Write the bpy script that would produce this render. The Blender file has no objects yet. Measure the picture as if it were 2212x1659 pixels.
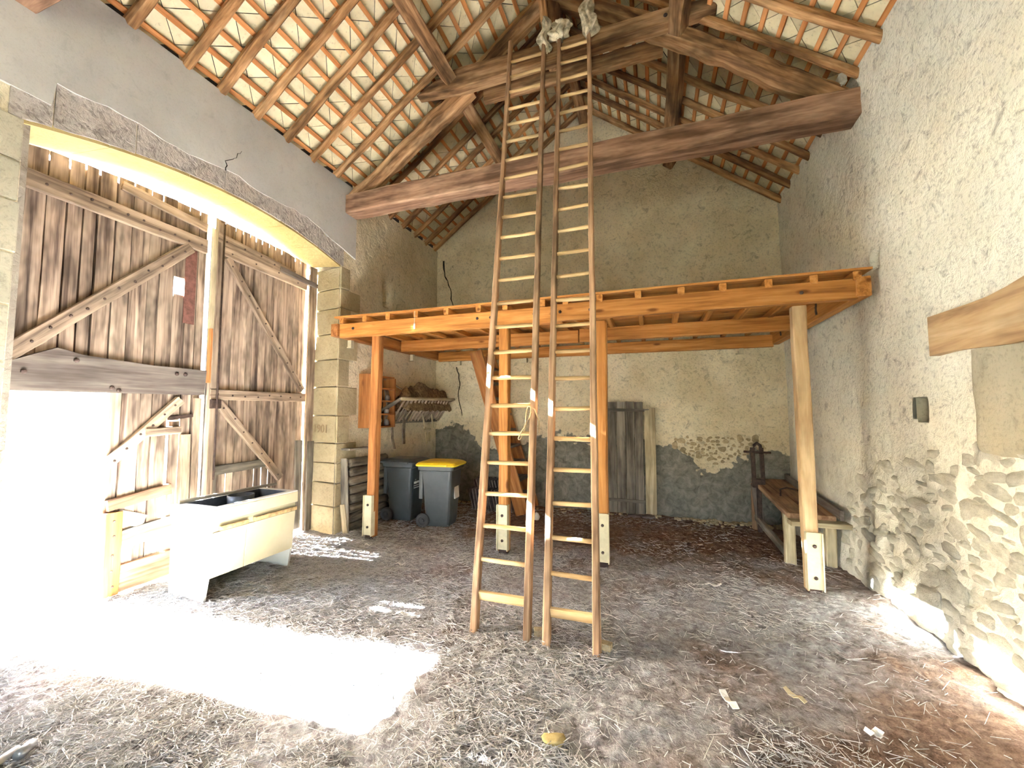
import bpy, bmesh, math, random
import numpy as np
from mathutils import Vector, Matrix

random.seed(7); rng = np.random.default_rng(7)
scn = bpy.context.scene
COL = scn.collection

# ------------------------------------------------------------------ camera
F_PX, W_PX = 885.0, 2212.0
PITCH = math.atan(57/885.0); YAW = math.atan2(304, math.hypot(885, 57)); CAM_H = 1.65
fw = Vector((-math.sin(YAW)*math.cos(PITCH), math.cos(YAW)*math.cos(PITCH), math.sin(PITCH)))
rt = Vector((math.cos(YAW), math.sin(YAW), 0)); upv = rt.cross(fw)
cam_d = bpy.data.cameras.new('camera'); cam = bpy.data.objects.new('camera', cam_d); COL.objects.link(cam)
cam_d.sensor_fit = 'HORIZONTAL'; cam_d.sensor_width = 36; cam_d.lens = F_PX*36/W_PX
cam_d.clip_start = 0.03; cam_d.clip_end = 300
m = Matrix((rt, upv, -fw)).transposed().to_4x4(); m.translation = (0, 0, CAM_H); cam.matrix_world = m
scn.camera = cam

# ------------------------------------------------------------------ sky, sun, exposure
SUN_DIR = Vector((3.27, 0.25, -1.845)).normalized()
world = bpy.data.worlds.new('sky'); scn.world = world; world.use_nodes = True
wn = world.node_tree; wn.nodes.clear()
sky = wn.nodes.new('ShaderNodeTexSky'); sky.sky_type = 'NISHITA'; sky.sun_disc = False
sky.sun_elevation = math.asin(-SUN_DIR.z); sky.sun_rotation = math.radians(-90); sky.dust_density = 2.0
bg = wn.nodes.new('ShaderNodeBackground'); bg.inputs['Strength'].default_value = 0.12
wo = wn.nodes.new('ShaderNodeOutputWorld')
wn.links.new(sky.outputs[0], bg.inputs[0]); wn.links.new(bg.outputs[0], wo.inputs[0])
sd = bpy.data.lights.new('sun', 'SUN'); sd.energy = 17.0; sd.angle = math.radians(0.53); sd.color = (0.94, 0.97, 1.0)
sun = bpy.data.objects.new('sun', sd); COL.objects.link(sun)
sun.rotation_euler = SUN_DIR.to_track_quat('-Z', 'Y').to_euler(); sun.location = (-20, -1, 12)
vs = scn.view_settings; vs.view_transform = 'Standard'; vs.look = 'None'; vs.gamma = 1.0
vs.use_curve_mapping = False; vs.exposure = 6.32
cy = scn.cycles
cy.max_bounces = 5; cy.diffuse_bounces = 5; cy.glossy_bounces = 3; cy.transmission_bounces = 2
cy.caustics_reflective = False; cy.caustics_refractive = False
cy.sample_clamp_indirect = 6.0; cy.use_denoising = True; cy.use_guiding = False; cy.use_light_tree = False
cy.use_adaptive_sampling = True; cy.adaptive_threshold = 0.01; cy.adaptive_min_samples = 48
world.cycles.sampling_method = 'NONE'

# ------------------------------------------------------------------ noise
_perm = np.random.default_rng(3).random(4096)
def _h(ix, iy, s):
    return _perm[(ix*73 + iy*1597 + s*911 + (ix*iy) % 97 * 31) % 4096]
def vnoise(x, y, s=0):
    x = np.asarray(x, float); y = np.asarray(y, float)
    ix = np.floor(x).astype(int); iy = np.floor(y).astype(int)
    fx = x-ix; fy = y-iy; fx = fx*fx*(3-2*fx); fy = fy*fy*(3-2*fy)
    a = _h(ix, iy, s); b = _h(ix+1, iy, s); c = _h(ix, iy+1, s); d = _h(ix+1, iy+1, s)
    return (a*(1-fx)+b*fx)*(1-fy)+(c*(1-fx)+d*fx)*fy
def fbm(x, y, oct=4, s=0, g=0.5):
    t = 0; a = 1; n = 0
    for i in range(oct):
        t = t+a*vnoise(np.asarray(x)*2**i, np.asarray(y)*2**i, s+i); n += a; a *= g
    return t/n-0.5
def sstep(a, b, x):
    t = np.clip((np.asarray(x, float)-a)/(b-a), 0, 1); return t*t*(3-2*t)

# ------------------------------------------------------------------ materials
class NT:
    def __init__(s, name, rough=0.85, spec=0.2):
        s.m = bpy.data.materials.new(name); s.m.use_nodes = True
        s.t = s.m.node_tree; s.b = s.t.nodes['Principled BSDF']
        s.b.inputs['Roughness'].default_value = rough; s.b.inputs['Specular IOR Level'].default_value = spec
    def n(s, k, **kw):
        x = s.t.nodes.new(k)
        for a, v in kw.items():
            if a in x.inputs: x.inputs[a].default_value = v
            else: setattr(x, a, v)
        return x
    def l(s, a, b): s.t.links.new(a, b)
    def coord(s, scale, rnd=True, which='Object'):
        tc = s.n('ShaderNodeTexCoord'); out = tc.outputs[which]
        if rnd:
            oi = s.n('ShaderNodeObjectInfo'); mu = s.n('ShaderNodeMath', operation='MULTIPLY'); mu.inputs[1].default_value = 53.0
            s.l(oi.outputs['Random'], mu.inputs[0])
            ad = s.n('ShaderNodeVectorMath', operation='ADD'); s.l(out, ad.inputs[0]); s.l(mu.outputs[0], ad.inputs[1]); out = ad.outputs[0]
        mp = s.n('ShaderNodeMapping'); mp.inputs['Scale'].default_value = scale; s.l(out, mp.inputs[0])
        return mp.outputs[0]
    def noise(s, vec, scale=1, detail=5, rough=0.6, dist=0.0):
        detail = min(detail, 4)
        x = s.n('ShaderNodeTexNoise'); x.inputs['Scale'].default_value = scale; x.inputs['Detail'].default_value = detail
        x.inputs['Roughness'].default_value = rough; x.inputs['Distortion'].default_value = dist
        s.l(vec, x.inputs['Vector']); return x.outputs['Fac']
    def ramp(s, fac, stops):
        r = s.n('ShaderNodeValToRGB'); e = r.color_ramp.elements
        while len(e) < len(stops): e.new(0.5)
        for i, (p, c) in enumerate(stops):
            e[i].position = p; e[i].color = (c[0], c[1], c[2], 1) if not isinstance(c, (int, float)) else (c, c, c, 1)
        s.l(fac, r.inputs[0]); return r.outputs[0]
    def mix(s, fac, a, b, mode='MIX'):
        x = s.n('ShaderNodeMix', data_type='RGBA', blend_type=mode)
        for v, i in ((fac, 0), (a, 6), (b, 7)):
            if hasattr(v, 'type') and hasattr(v, 'is_linked'): s.l(v, x.inputs[i])
            elif i == 0: x.inputs[0].default_value = v
            else: x.inputs[i].default_value = (v[0], v[1], v[2], 1)
        return x.outputs[2]
    def math(s, op, a, b=0.0):
        x = s.n('ShaderNodeMath', operation=op)
        for i, v in enumerate((a, b)):
            if hasattr(v, 'is_linked'): s.l(v, x.inputs[i])
            else: x.inputs[i].default_value = v
        return x.outputs[0]
    def vary(s, col, amt=0.25):
        oi = s.n('ShaderNodeObjectInfo'); h = s.n('ShaderNodeHueSaturation')
        mr = s.n('ShaderNodeMapRange'); mr.inputs[3].default_value = 1-amt; mr.inputs[4].default_value = 1+amt
        s.l(oi.outputs['Random'], mr.inputs[0]); s.l(mr.outputs[0], h.inputs['Value']); s.l(col, h.inputs['Color']); return h.outputs[0]
    def bump(s, fac, strength=0.4, dist=0.02):
        x = s.n('ShaderNodeBump'); x.inputs['Strength'].default_value = strength; x.inputs['Distance'].default_value = dist
        s.l(fac, x.inputs['Height']); s.l(x.outputs[0], s.b.inputs['Normal'])
    def out(s, col): s.l(col, s.b.inputs['Base Color']); return s.m

def wood(name, dark, mid, light, knots=0.0, vary=0.2, stain=0.35, rough=0.8, grain=(0.9, 16, 16), bump=0.35):
    k = NT(name, rough)
    v = k.coord(grain); f = k.noise(v, 1.0, 6, 0.65, 0.4)
    c = k.ramp(f, [(0.34, dark), (0.50, mid), (0.66, light)])
    v2 = k.coord((1.6, 5, 5)); f2 = k.noise(v2, 1.0, 3, 0.7)
    st = k.ramp(f2, [(0.36, 1-stain), (0.56, 1.0), (0.72, 1.0+stain*0.25)])
    c = k.mix(1.0, c, st, 'MULTIPLY')
    if knots:
        v3 = k.coord((2.2, 6, 6)); vo = k.n('ShaderNodeTexVoronoi'); vo.inputs['Scale'].default_value = 1.0; k.l(v3, vo.inputs['Vector'])
        kf = k.ramp(vo.outputs['Distance'], [(0.07, knots), (0.16, 0.0)])
        c = k.mix(kf, c, (dark[0]*0.45, dark[1]*0.35, dark[2]*0.3))
    c = k.vary(c, vary)
    if bump >= 0.6: k.bump(f, bump, 0.01)
    return k.out(c)

M = {}
M['oak'] = wood('old_oak', (0.13, 0.065, 0.03), (0.33, 0.18, 0.085), (0.54, 0.34, 0.18), stain=0.6, grain=(0.8, 11, 11), bump=0.6)
M['oak_tie'] = wood('oak_tie_beam', (0.16, 0.085, 0.05), (0.32, 0.185, 0.115), (0.48, 0.31, 0.20), stain=0.5, grain=(0.9, 10, 10), bump=0.6, vary=0.05)
M['rafter'] = wood('rafter_wood', (0.14, 0.065, 0.025), (0.36, 0.19, 0.08), (0.56, 0.34, 0.17), stain=0.62, grain=(1.2, 12, 12), bump=0.5)
M['batten'] = wood('batten_pine', (0.36, 0.14, 0.045), (0.55, 0.235, 0.08), (0.66, 0.32, 0.13), stain=0.15, vary=0.15)
M['pine'] = wood('orange_pine', (0.31, 0.12, 0.027), (0.50, 0.21, 0.052), (0.62, 0.30, 0.09), knots=0.9, stain=0.12, vary=0.12, rough=0.55, bump=0.12)
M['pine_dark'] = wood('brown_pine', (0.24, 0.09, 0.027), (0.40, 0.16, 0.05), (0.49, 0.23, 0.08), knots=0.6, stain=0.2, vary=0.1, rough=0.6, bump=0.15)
M['ladder'] = wood('ladder_wood', (0.19, 0.11, 0.065), (0.37, 0.225, 0.13), (0.52, 0.345, 0.21), stain=0.5, vary=0.1)
M['rung'] = wood('rung_wood', (0.40, 0.25, 0.11), (0.62, 0.42, 0.20), (0.74, 0.54, 0.29), stain=0.3, vary=0.12)
M['plank'] = wood('door_planks', (0.13, 0.09, 0.07), (0.42, 0.315, 0.235), (0.58, 0.455, 0.34), stain=0.6, vary=0.16, grain=(0.7, 14, 14))
M['rail'] = wood('door_rails', (0.17, 0.12, 0.085), (0.40, 0.30, 0.215), (0.54, 0.42, 0.30), stain=0.4, vary=0.1)
M['darkboard'] = wood('dark_board', (0.10, 0.08, 0.068), (0.17, 0.14, 0.12), (0.24, 0.205, 0.175), stain=0.3, vary=0.05)
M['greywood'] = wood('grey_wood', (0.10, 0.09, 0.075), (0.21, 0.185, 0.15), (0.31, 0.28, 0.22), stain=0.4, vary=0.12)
M['palewood'] = wood('pale_wood', (0.34, 0.27, 0.16), (0.50, 0.42, 0.27), (0.62, 0.54, 0.37), stain=0.3, vary=0.1)
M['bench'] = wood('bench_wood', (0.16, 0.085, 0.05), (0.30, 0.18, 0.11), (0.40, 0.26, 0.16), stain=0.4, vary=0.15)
M['bark'] = wood('stacked_logs', (0.07, 0.055, 0.04), (0.17, 0.14, 0.10), (0.27, 0.23, 0.165), stain=0.5, vary=0.2, bump=0.5)
M['lintel'] = wood('lintel_oak', (0.34, 0.21, 0.11), (0.54, 0.37, 0.20), (0.66, 0.49, 0.29), stain=0.25, vary=0.02, grain=(0.8, 9, 9))

def plain(name, col, rough=0.6, metal=0.0, spec=0.4, nz=0.15, sc=9, vary=0.0, bump=0.0):
    k = NT(name, rough, spec); k.b.inputs['Metallic'].default_value = metal
    f = k.noise(k.coord((sc, sc, sc)), 1, 5, 0.65)
    a = tuple(x*(1-nz) for x in col); b = tuple(min(1, x*(1+nz)) for x in col)
    c = k.ramp(f, [(0.35, a), (0.65, b)])
    if vary: c = k.vary(c, vary)
    if bump: k.bump(f, bump, 0.01)
    return k.out(c)
M['iron'] = plain('rusty_iron', (0.06, 0.038, 0.03), 0.7, 0.3, nz=0.4, sc=20)
M['rustplate'] = plain('rusty_plate', (0.19, 0.085, 0.065), 0.8, 0.1, nz=0.3, sc=20)
M['nail'] = plain('nail_heads', (0.09, 0.06, 0.05), 0.7, 0.4, nz=0.3)
M['zinc'] = plain('cream_channel', (0.58, 0.52, 0.35), 0.5, 0.0, nz=0.12)
M['foot'] = plain('dark_foot', (0.05, 0.03, 0.025), 0.8)
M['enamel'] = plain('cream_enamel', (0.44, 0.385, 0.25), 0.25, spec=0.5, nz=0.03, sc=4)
M['enamel_w'] = plain('white_enamel', (0.60, 0.585, 0.53), 0.25, spec=0.5, nz=0.03, sc=4)
M['basin'] = plain('dark_basin', (0.055, 0.06, 0.068), 0.4, spec=0.5, nz=0.35, sc=14)
M['handle'] = plain('handle_strip', (0.36, 0.24, 0.11), 0.5, nz=0.4, sc=25)
M['steel'] = plain('grey_steel', (0.30, 0.30, 0.30), 0.4, 0.5, nz=0.2)
M['bin'] = plain('bin_plastic', (0.045, 0.055, 0.06), 0.35, spec=0.5, nz=0.15, sc=5)
M['bin2'] = plain('bin_plastic_grey', (0.065, 0.075, 0.08), 0.38, spec=0.5, nz=0.15, sc=5)
M['rubber'] = plain('wheel_rubber', (0.055, 0.055, 0.06), 0.7)
M['yellow'] = plain('yellow_lid', (0.80, 0.56, 0.02), 0.4, spec=0.5, nz=0.05)
M['white'] = plain('white_print', (0.72, 0.70, 0.66), 0.6, nz=0.05)
M['ink'] = plain('grey_print', (0.28, 0.26, 0.25), 0.7, nz=0.05)
M['rag'] = plain('old_rag', (0.50, 0.44, 0.31), 0.95, spec=0.05, nz=0.5, sc=14)
M['rope'] = plain('rope', (0.55, 0.42, 0.24), 0.95, spec=0.05, nz=0.2, sc=40)
M['strap'] = plain('dusty_leather', (0.17, 0.13, 0.10), 0.85, nz=0.35, sc=12)
M['hay'] = plain('old_hay', (0.17, 0.12, 0.065), 0.95, spec=0.05, nz=0.5, sc=22, bump=0.8)
M['oldtile'] = plain('dusty_tiles', (0.13, 0.10, 0.09), 0.9, nz=0.35, vary=0.3)
M['paper'] = plain('white_scrap', (0.75, 0.73, 0.68), 0.8, nz=0.08)
M['carved'] = plain('carved_digits', (0.30, 0.22, 0.12), 0.95, nz=0.2)
M['crack'] = plain('crack_void', (0.02, 0.017, 0.014), 1.0, spec=0.0, nz=0.2)
M['deck_under'] = plain('roof_underlay', (0.05, 0.045, 0.04), 0.95, spec=0.05)

def tile_mat(name, a, b):
    k = NT(name, 0.9, 0.1)
    f = k.noise(k.coord((3, 3, 3)), 1, 6, 0.7); f2 = k.noise(k.coord((22, 22, 22)), 1, 3, 0.7)
    c = k.ramp(f, [(0.3, a), (0.65, b)])
    sp = k.ramp(f2, [(0.28, 0.72), (0.42, 1.0)])
    c = k.mix(1.0, c, sp, 'MULTIPLY'); c = k.vary(c, 0.10); k.bump(f2, 0.15, 0.005); return k.out(c)
M['tile'] = tile_mat('roof_tile_underside', (0.62, 0.545, 0.34), (0.78, 0.705, 0.48))

def plaster(name, a, b, pit=0.5, bumps=0.5, fine=34):
    k = NT(name, 0.95, 0.08)
    v = k.coord((1, 1, 1), rnd=False)
    f = k.noise(v, 1.3, 6, 0.65); g = k.noise(v, fine, 4, 0.7); h = k.noise(v, 9, 5, 0.7, 0.6)
    c = k.ramp(f, [(0.35, a), (0.65, b)])
    p = k.ramp(h, [(0.28, 1-pit), (0.44, 1.0)]); c = k.mix(1.0, c, p, 'MULTIPLY')
    p2 = k.ramp(g, [(0.32, 1-pit*0.75), (0.48, 1.0)]); c = k.mix(1.0, c, p2, 'MULTIPLY')
    k.f, k.g, k.h, k.v = f, g, h, v
    s = k.math('ADD', k.math('MULTIPLY', h, 1.6), k.math('MULTIPLY', g, 0.55)); k.bump(s, bumps, 0.02)
    return k, c
k, c = plaster('cement_render', (0.46, 0.45, 0.425), (0.55, 0.54, 0.51), 0.12, 0.10, 60); M['cement'] = k.out(c)
k, c = plaster('lintel_stone', (0.40, 0.36, 0.33), (0.60, 0.55, 0.50), 0.5, 0.9, 30); M['vouss'] = k.out(k.vary(c, 0.06))
k, c = plaster('jamb_stone', (0.33, 0.275, 0.165), (0.44, 0.37, 0.235), 0.25, 0.4, 26); M['quoin'] = k.out(k.vary(c, 0.10))
k, c = plaster('soffit_stone', (0.36, 0.275, 0.115), (0.44, 0.345, 0.16), 0.15, 0.25, 20); M['soffit'] = k.out(k.vary(c, 0.05))
k, c = plaster('wall_rubble', (0.62, 0.60, 0.51), (0.80, 0.78, 0.69), 0.4, 0.7, 24); M['rubble'] = k.out(k.vary(c, 0.10))
k, c = plaster('brown_rubble', (0.46, 0.355, 0.21), (0.64, 0.53, 0.34), 0.4, 0.7, 30); M['rubble2'] = k.out(k.vary(c, 0.25))

def zone_mat(name, upper, lower, axis_lo, axis_hi, namp, upcols2=None):
    """sand plaster above, old cement below; ragged edge at a height given by noise"""
    k, c = plaster(name, *upper, 0.42, 0.75)
    sx = k.n('ShaderNodeSeparateXYZ'); tc = k.n('ShaderNodeTexCoord'); k.l(tc.outputs['Object'], sx.inputs[0])
    nz = k.noise(k.v, 1.35, 7, 0.68)
    z = k.math('ADD', sx.outputs['Z'], k.math('MULTIPLY', k.math('SUBTRACT', nz, 0.5), namp))
    if upcols2:      # the plaster hangs lower in the middle of the gable, the cement climbs higher in the left corner
        dx = k.math('MULTIPLY', k.math('SUBTRACT', sx.outputs['X'], 0.85), 1.7)
        z = k.math('ADD', z, k.math('MULTIPLY', k.math('MAXIMUM', k.math('SUBTRACT', 1.0, k.math('MULTIPLY', dx, dx)), 0.0), 0.36))
        z = k.math('SUBTRACT', z, k.math('MULTIPLY', k.math('MINIMUM', k.math('MAXIMUM', k.math('MULTIPLY', k.math('SUBTRACT', -3.1, sx.outputs['X']), 2.2), 0.0), 1.0), 0.30))
    mr = k.n('ShaderNodeMapRange'); mr.inputs[1].default_value = axis_lo; mr.inputs[2].default_value = axis_hi; k.l(z, mr.inputs[0])
    lo = k.ramp(k.h, [(0.3, lower[0]), (0.7, lower[1])])
    return k, k.mix(mr.outputs[0], lo, c), sx
k, c, sx = zone_mat('back_wall_plaster', ((0.64, 0.545, 0.36), (0.80, 0.71, 0.52)), ((0.11, 0.105, 0.085), (0.31, 0.295, 0.25)), 1.08, 1.105, 1.7, True); M['wall_back'] = k.out(c)
k, c, sx = zone_mat('left_wall_plaster', ((0.60, 0.52, 0.36), (0.74, 0.66, 0.49)), ((0.32, 0.285, 0.23), (0.45, 0.40, 0.33)), 0.75, 1.15, 0.8); M['wall_left'] = k.out(c)
k, c, sx = zone_mat('right_wall_plaster', ((0.76, 0.745, 0.64), (0.87, 0.86, 0.77)), ((0.58, 0.56, 0.48), (0.78, 0.765, 0.68)), 0.9, 1.5, 1.0); M['wall_right'] = k.out(c)
k, c = plaster('infill_panel', (0.40, 0.37, 0.28), (0.52, 0.48, 0.37), 0.3, 0.35, 40); M['infill'] = k.out(c)
k, c = plaster('far_wall_plaster', (0.50, 0.45, 0.34), (0.62, 0.57, 0.44), 0.25, 0.4); M['wall_plain'] = k.out(c)

def floor_mat():
    k = NT('earth_floor', 1.0, 0.05)
    v = k.coord((1, 1, 1), rnd=False)
    f = k.noise(v, 0.9, 6, 0.62); g = k.noise(v, 16, 5, 0.75); h = k.noise(v, 55, 4, 0.7)
    dust = k.ramp(g, [(0.30, (0.165, 0.15, 0.148)), (0.50, (0.325, 0.32, 0.322)), (0.72, (0.46, 0.455, 0.46))])
    earth = k.ramp(g, [(0.30, (0.11, 0.066, 0.046)), (0.55, (0.235, 0.155, 0.112)), (0.75, (0.35, 0.255, 0.195))])
    sx = k.n('ShaderNodeSeparateXYZ'); k.l(v, sx.inputs[0])
    my = k.n('ShaderNodeMapRange'); my.inputs[1].default_value = 4.2; my.inputs[2].default_value = 6.2; k.l(sx.outputs['Y'], my.inputs[0])
    mx = k.n('ShaderNodeMapRange'); mx.inputs[1].default_value = -0.2; mx.inputs[2].default_value = 1.6; k.l(sx.outputs['X'], mx.inputs[0])
    mx2 = k.n('ShaderNodeMapRange'); mx2.inputs[1].default_value = 3.6; mx2.inputs[2].default_value = 2.4; k.l(sx.outputs['Y'], mx2.inputs[0])
    w = k.math('ADD', k.math('MULTIPLY', my.outputs[0], 0.34), k.math('MULTIPLY', k.math('MULTIPLY', mx.outputs[0], mx2.outputs[0]), 0.42))
    fac = k.math('ADD', f, w)
    mm = k.n('ShaderNodeMapRange'); mm.inputs[1].default_value = 0.50; mm.inputs[2].default_value = 0.74; k.l(fac, mm.inputs[0])
    c = k.mix(mm.outputs[0], dust, earth)
    k.bump(k.math('ADD', g, k.math('MULTIPLY', h, 0.5)), 0.9, 0.03)
    return k.out(c)
M['floor'] = floor_mat()
k, c = plaster('gravel_yard', (0.075, 0.08, 0.06), (0.10, 0.105, 0.08), 0.2, 0.4); M['yard'] = k.out(c)
def straw_mat():
    k = NT('straw', 0.8, 0.2)
    at = k.n('ShaderNodeAttribute', attribute_name='tint')
    c = k.ramp(at.outputs['Fac'], [(0.0, (0.29, 0.25, 0.20)), (0.45, (0.42, 0.405, 0.38)), (1.0, (0.62, 0.615, 0.61))])
    return k.out(c)
M['straw'] = straw_mat()

# ------------------------------------------------------------------ object helpers
WM = {}
def link(name, mesh, parent=None, Mw=None, smooth=False):
    o = bpy.data.objects.new(name, mesh); COL.objects.link(o)
    Mw = Matrix.Identity(4) if Mw is None else Mw
    if parent is not None:
        o.parent = parent; o.matrix_parent_inverse = Matrix.Identity(4)
        o.matrix_basis = WM[parent.name].inverted() @ Mw
    else: o.matrix_basis = Mw
    WM[o.name] = Mw.copy()
    return o
def mesh(name, v, f, mat, smooth=False):
    me = bpy.data.meshes.new(name); me.from_pydata([tuple(p) for p in v], [], f); me.materials.append(mat)
    if smooth: me.polygons.foreach_set('use_smooth', [True]*len(me.polygons))
    me.update(); return me
def obj(name, v, f, mat, parent=None, Mw=None, smooth=False):
    return link(name, mesh(name, v, f, mat, smooth), parent, Mw)
def tag(o, label, cat=None, group=None, kind=None):
    o['label'] = label
    if cat: o['category'] = cat
    if group: o['group'] = group
    if kind: o['kind'] = kind
    return o
def thing(name, loc, label, cat, group=None, rz=0.0):
    e = bpy.data.objects.new(name, None); COL.objects.link(e); e.empty_display_size = 0.1
    Mw = Matrix.Translation(loc) @ Matrix.Rotation(rz, 4, 'Z'); e.matrix_basis = Mw; WM[e.name] = Mw
    return tag(e, label, cat, group)
def frame(p0, p1, up=(0, 0, 1)):
    x = (Vector(p1)-Vector(p0)).normalized(); z = Vector(up)
    if abs(x.dot(z)) > 0.98: z = Vector((0, 1, 0)) if abs(x.y) < 0.9 else Vector((1, 0, 0))
    y = z.cross(x).normalized(); z = x.cross(y)
    m = Matrix((x, y, z)).transposed().to_4x4(); m.translation = p0; return m
def bar_data(L, w, h, ch=0.12, segs=1, rough=0.0, taper=1.0, round_=False, bow=0.0):
    """bar along local X, section w (local Y) x h (local Z), chamfered, optionally rough"""
    if round_:
        ring = [(math.cos(a)*w/2, math.sin(a)*h/2) for a in [2*math.pi*i/8 for i in range(8)]]
    else:
        c = ch*min(w, h); a, b = w/2, h/2
        ring = [(-a+c, -b), (a-c, -b), (a, -b+c), (a, b-c), (a-c, b), (-a+c, b), (-a, b-c), (-a, -b+c)]
    n = len(ring); v = []; f = []; r = random.Random(int(L*9973+w*77777))
    wob = [0.0, 0.0]
    for s in range(segs+1):
        t = s/segs; k = 1+(taper-1)*t
        if rough:
            oy = r.uniform(-1, 1)*rough*0.6; oz = r.uniform(-1, 1)*rough*0.6
            wob = [wob[0]*0.5+oy, wob[1]*0.5+oz]
        bz = bow*math.sin(math.pi*t)
        for y, z in ring:
            jy = r.uniform(-1, 1)*rough*0.5 if rough else 0; jz = r.uniform(-1, 1)*rough*0.5 if rough else 0
            v.append((L*t, y*k+wob[0]+jy, z*k+wob[1]+jz+bz))
    for s in range(segs):
        for i in range(n):
            j = (i+1) % n; f.append((s*n+i, s*n+j, (s+1)*n+j, (s+1)*n+i))
    f.append(tuple(reversed(range(n)))); f.append(tuple(range(segs*n, segs*n+n)))
    return v, f
def bar(name, p0, p1, w, h, mat, parent=None, up=(0, 0, 1), **kw):
    L = (Vector(p1)-Vector(p0)).length
    v, f = bar_data(L, w, h, **kw)
    return obj(name, v, f, M[mat], parent, frame(p0, p1, up), smooth=kw.get('round_', False))
def box_data(x0, x1, y0, y1, z0, z1, c=0.0):
    bm = bmesh.new(); bmesh.ops.create_cube(bm, size=1)
    for q in bm.verts: q.co = ((x0+x1)/2+q.co.x*(x1-x0), (y0+y1)/2+q.co.y*(y1-y0), (z0+z1)/2+q.co.z*(z1-z0))
    if c: bmesh.ops.bevel(bm, geom=bm.edges[:], offset=c, segments=2, affect='EDGES', profile=0.6)
    bm.verts.ensure_lookup_table(); bm.verts.index_update()
    v = [tuple(q.co) for q in bm.verts]; f = [tuple(q.index for q in p.verts) for p in bm.faces]; bm.free(); return v, f
def box(name, x0, x1, y0, y1, z0, z1, mat, parent=None, c=0.004, Mw=None):
    """box centred on its own origin so that wood grain stays local; long axis need not be X"""
    cx, cy_, cz = (x0+x1)/2, (y0+y1)/2, (z0+z1)/2
    dims = [(x1-x0), (y1-y0), (z1-z0)]; ax = dims.index(max(dims))
    L = dims[ax]
    # local X = longest axis
    R = [Matrix.Identity(4), Matrix.Rotation(math.pi/2, 4, 'Z'), Matrix.Rotation(-math.pi/2, 4, 'Y')][ax]
    d = R.inverted().to_3x3() @ Vector(dims); d = [abs(q) for q in d]
    v, f = box_data(-d[0]/2, d[0]/2, -d[1]/2, d[1]/2, -d[2]/2, d[2]/2, min(c, min(d)*0.3))
    Mx = Matrix.Translation((cx, cy_, cz)) @ R
    if Mw is not None: Mx = Mw @ Mx
    return obj(name, v, f, M[mat], parent, Mx)
def join(parts):
    V = []; Fc = []
    for v, f in parts:
        b = len(V); V += list(v); Fc += [tuple(i+b for i in q) for q in f]
    return V, Fc
def lathe(profile, n=16, axis='Z'):
    v = []; f = []
    for r, z in profile:
        for i in range(n):
            a = 2*math.pi*i/n; v.append((r*math.cos(a), r*math.sin(a), z))
    for s in range(len(profile)-1):
        for i in range(n):
            j = (i+1) % n; f.append((s*n+i, s*n+j, (s+1)*n+j, (s+1)*n+i))
    f.append(tuple(reversed(range(n)))); f.append(tuple(range((len(profile)-1)*n, len(profile)*n)))
    return v, f
def tube(pts, r, n=6):
    pts = [Vector(p) for p in pts]; v = []; f = []
    for i, p in enumerate(pts):
        d = (pts[min(i+1, len(pts)-1)]-pts[max(i-1, 0)]).normalized()
        a = Vector((0, 0, 1)) if abs(d.z) < 0.9 else Vector((1, 0, 0))
        x = d.cross(a).normalized(); y = d.cross(x)
        for k_ in range(n):
            t = 2*math.pi*k_/n; v.append(tuple(p+x*math.cos(t)*r+y*math.sin(t)*r))
    for i in range(len(pts)-1):
        for k_ in range(n):
            j = (k_+1) % n; f.append((i*n+k_, i*n+j, (i+1)*n+j, (i+1)*n+k_))
    f.append(tuple(reversed(range(n)))); f.append(tuple(range((len(pts)-1)*n, len(pts)*n)))
    return v, f
def gridmesh(P):
    """P: array (nu,nv,3) -> verts, quads"""
    nu, nv = P.shape[:2]; idx = np.arange(nu*nv).reshape(nu, nv)
    q = np.stack([idx[:-1, :-1], idx[1:, :-1], idx[1:, 1:], idx[:-1, 1:]], -1).reshape(-1, 4)
    return P.reshape(-1, 3), q
def npobj(name, V, Q, mat, parent=None, smooth=True):
    me = bpy.data.meshes.new(name); V = np.asarray(V, np.float32); Q = np.asarray(Q, np.int32)
    me.vertices.add(len(V)); me.vertices.foreach_set('co', V.ravel())
    me.loops.add(Q.size); me.loops.foreach_set('vertex_index', Q.ravel())
    me.polygons.add(len(Q)); me.polygons.foreach_set('loop_start', np.arange(0, Q.size, Q.shape[1], dtype=np.int32))
    me.polygons.foreach_set('use_smooth', np.full(len(Q), smooth))
    me.materials.append(mat); me.update(calc_edges=True); me.validate()
    return link(name, me, parent)
def npjoin(parts):
    V = []; Q = []; b = 0
    for v, q in parts: V.append(v); Q.append(q+b); b += len(v)
    return np.concatenate(V), np.concatenate(Q)
def text_obj(name, txt, size, mat, parent, Mw, depth=0.001):
    cu = bpy.data.curves.new(name, 'FONT'); cu.body = txt; cu.size = size; cu.extrude = depth; cu.align_x = 'CENTER'; cu.align_y = 'CENTER'
    t = bpy.data.objects.new(name, cu); COL.objects.link(t); dg = bpy.context.evaluated_depsgraph_get()
    me = bpy.data.meshes.new_from_object(t.evaluated_get(dg)); bpy.data.objects.remove(t); me.materials.clear(); me.materials.append(mat)
    return link(name, me, parent, Mw)

# ================================================================== THE SHELL
XL, XR, YB, YF = -4.1, 1.93, 7.25, -3.4
S = 0.745; XRG = -1.085; ZR_RAFT = 7.06; ZR_TILE = 7.235; XD = -4.62
def roofz(x, zr): return zr-S*abs(x-XRG)

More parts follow.
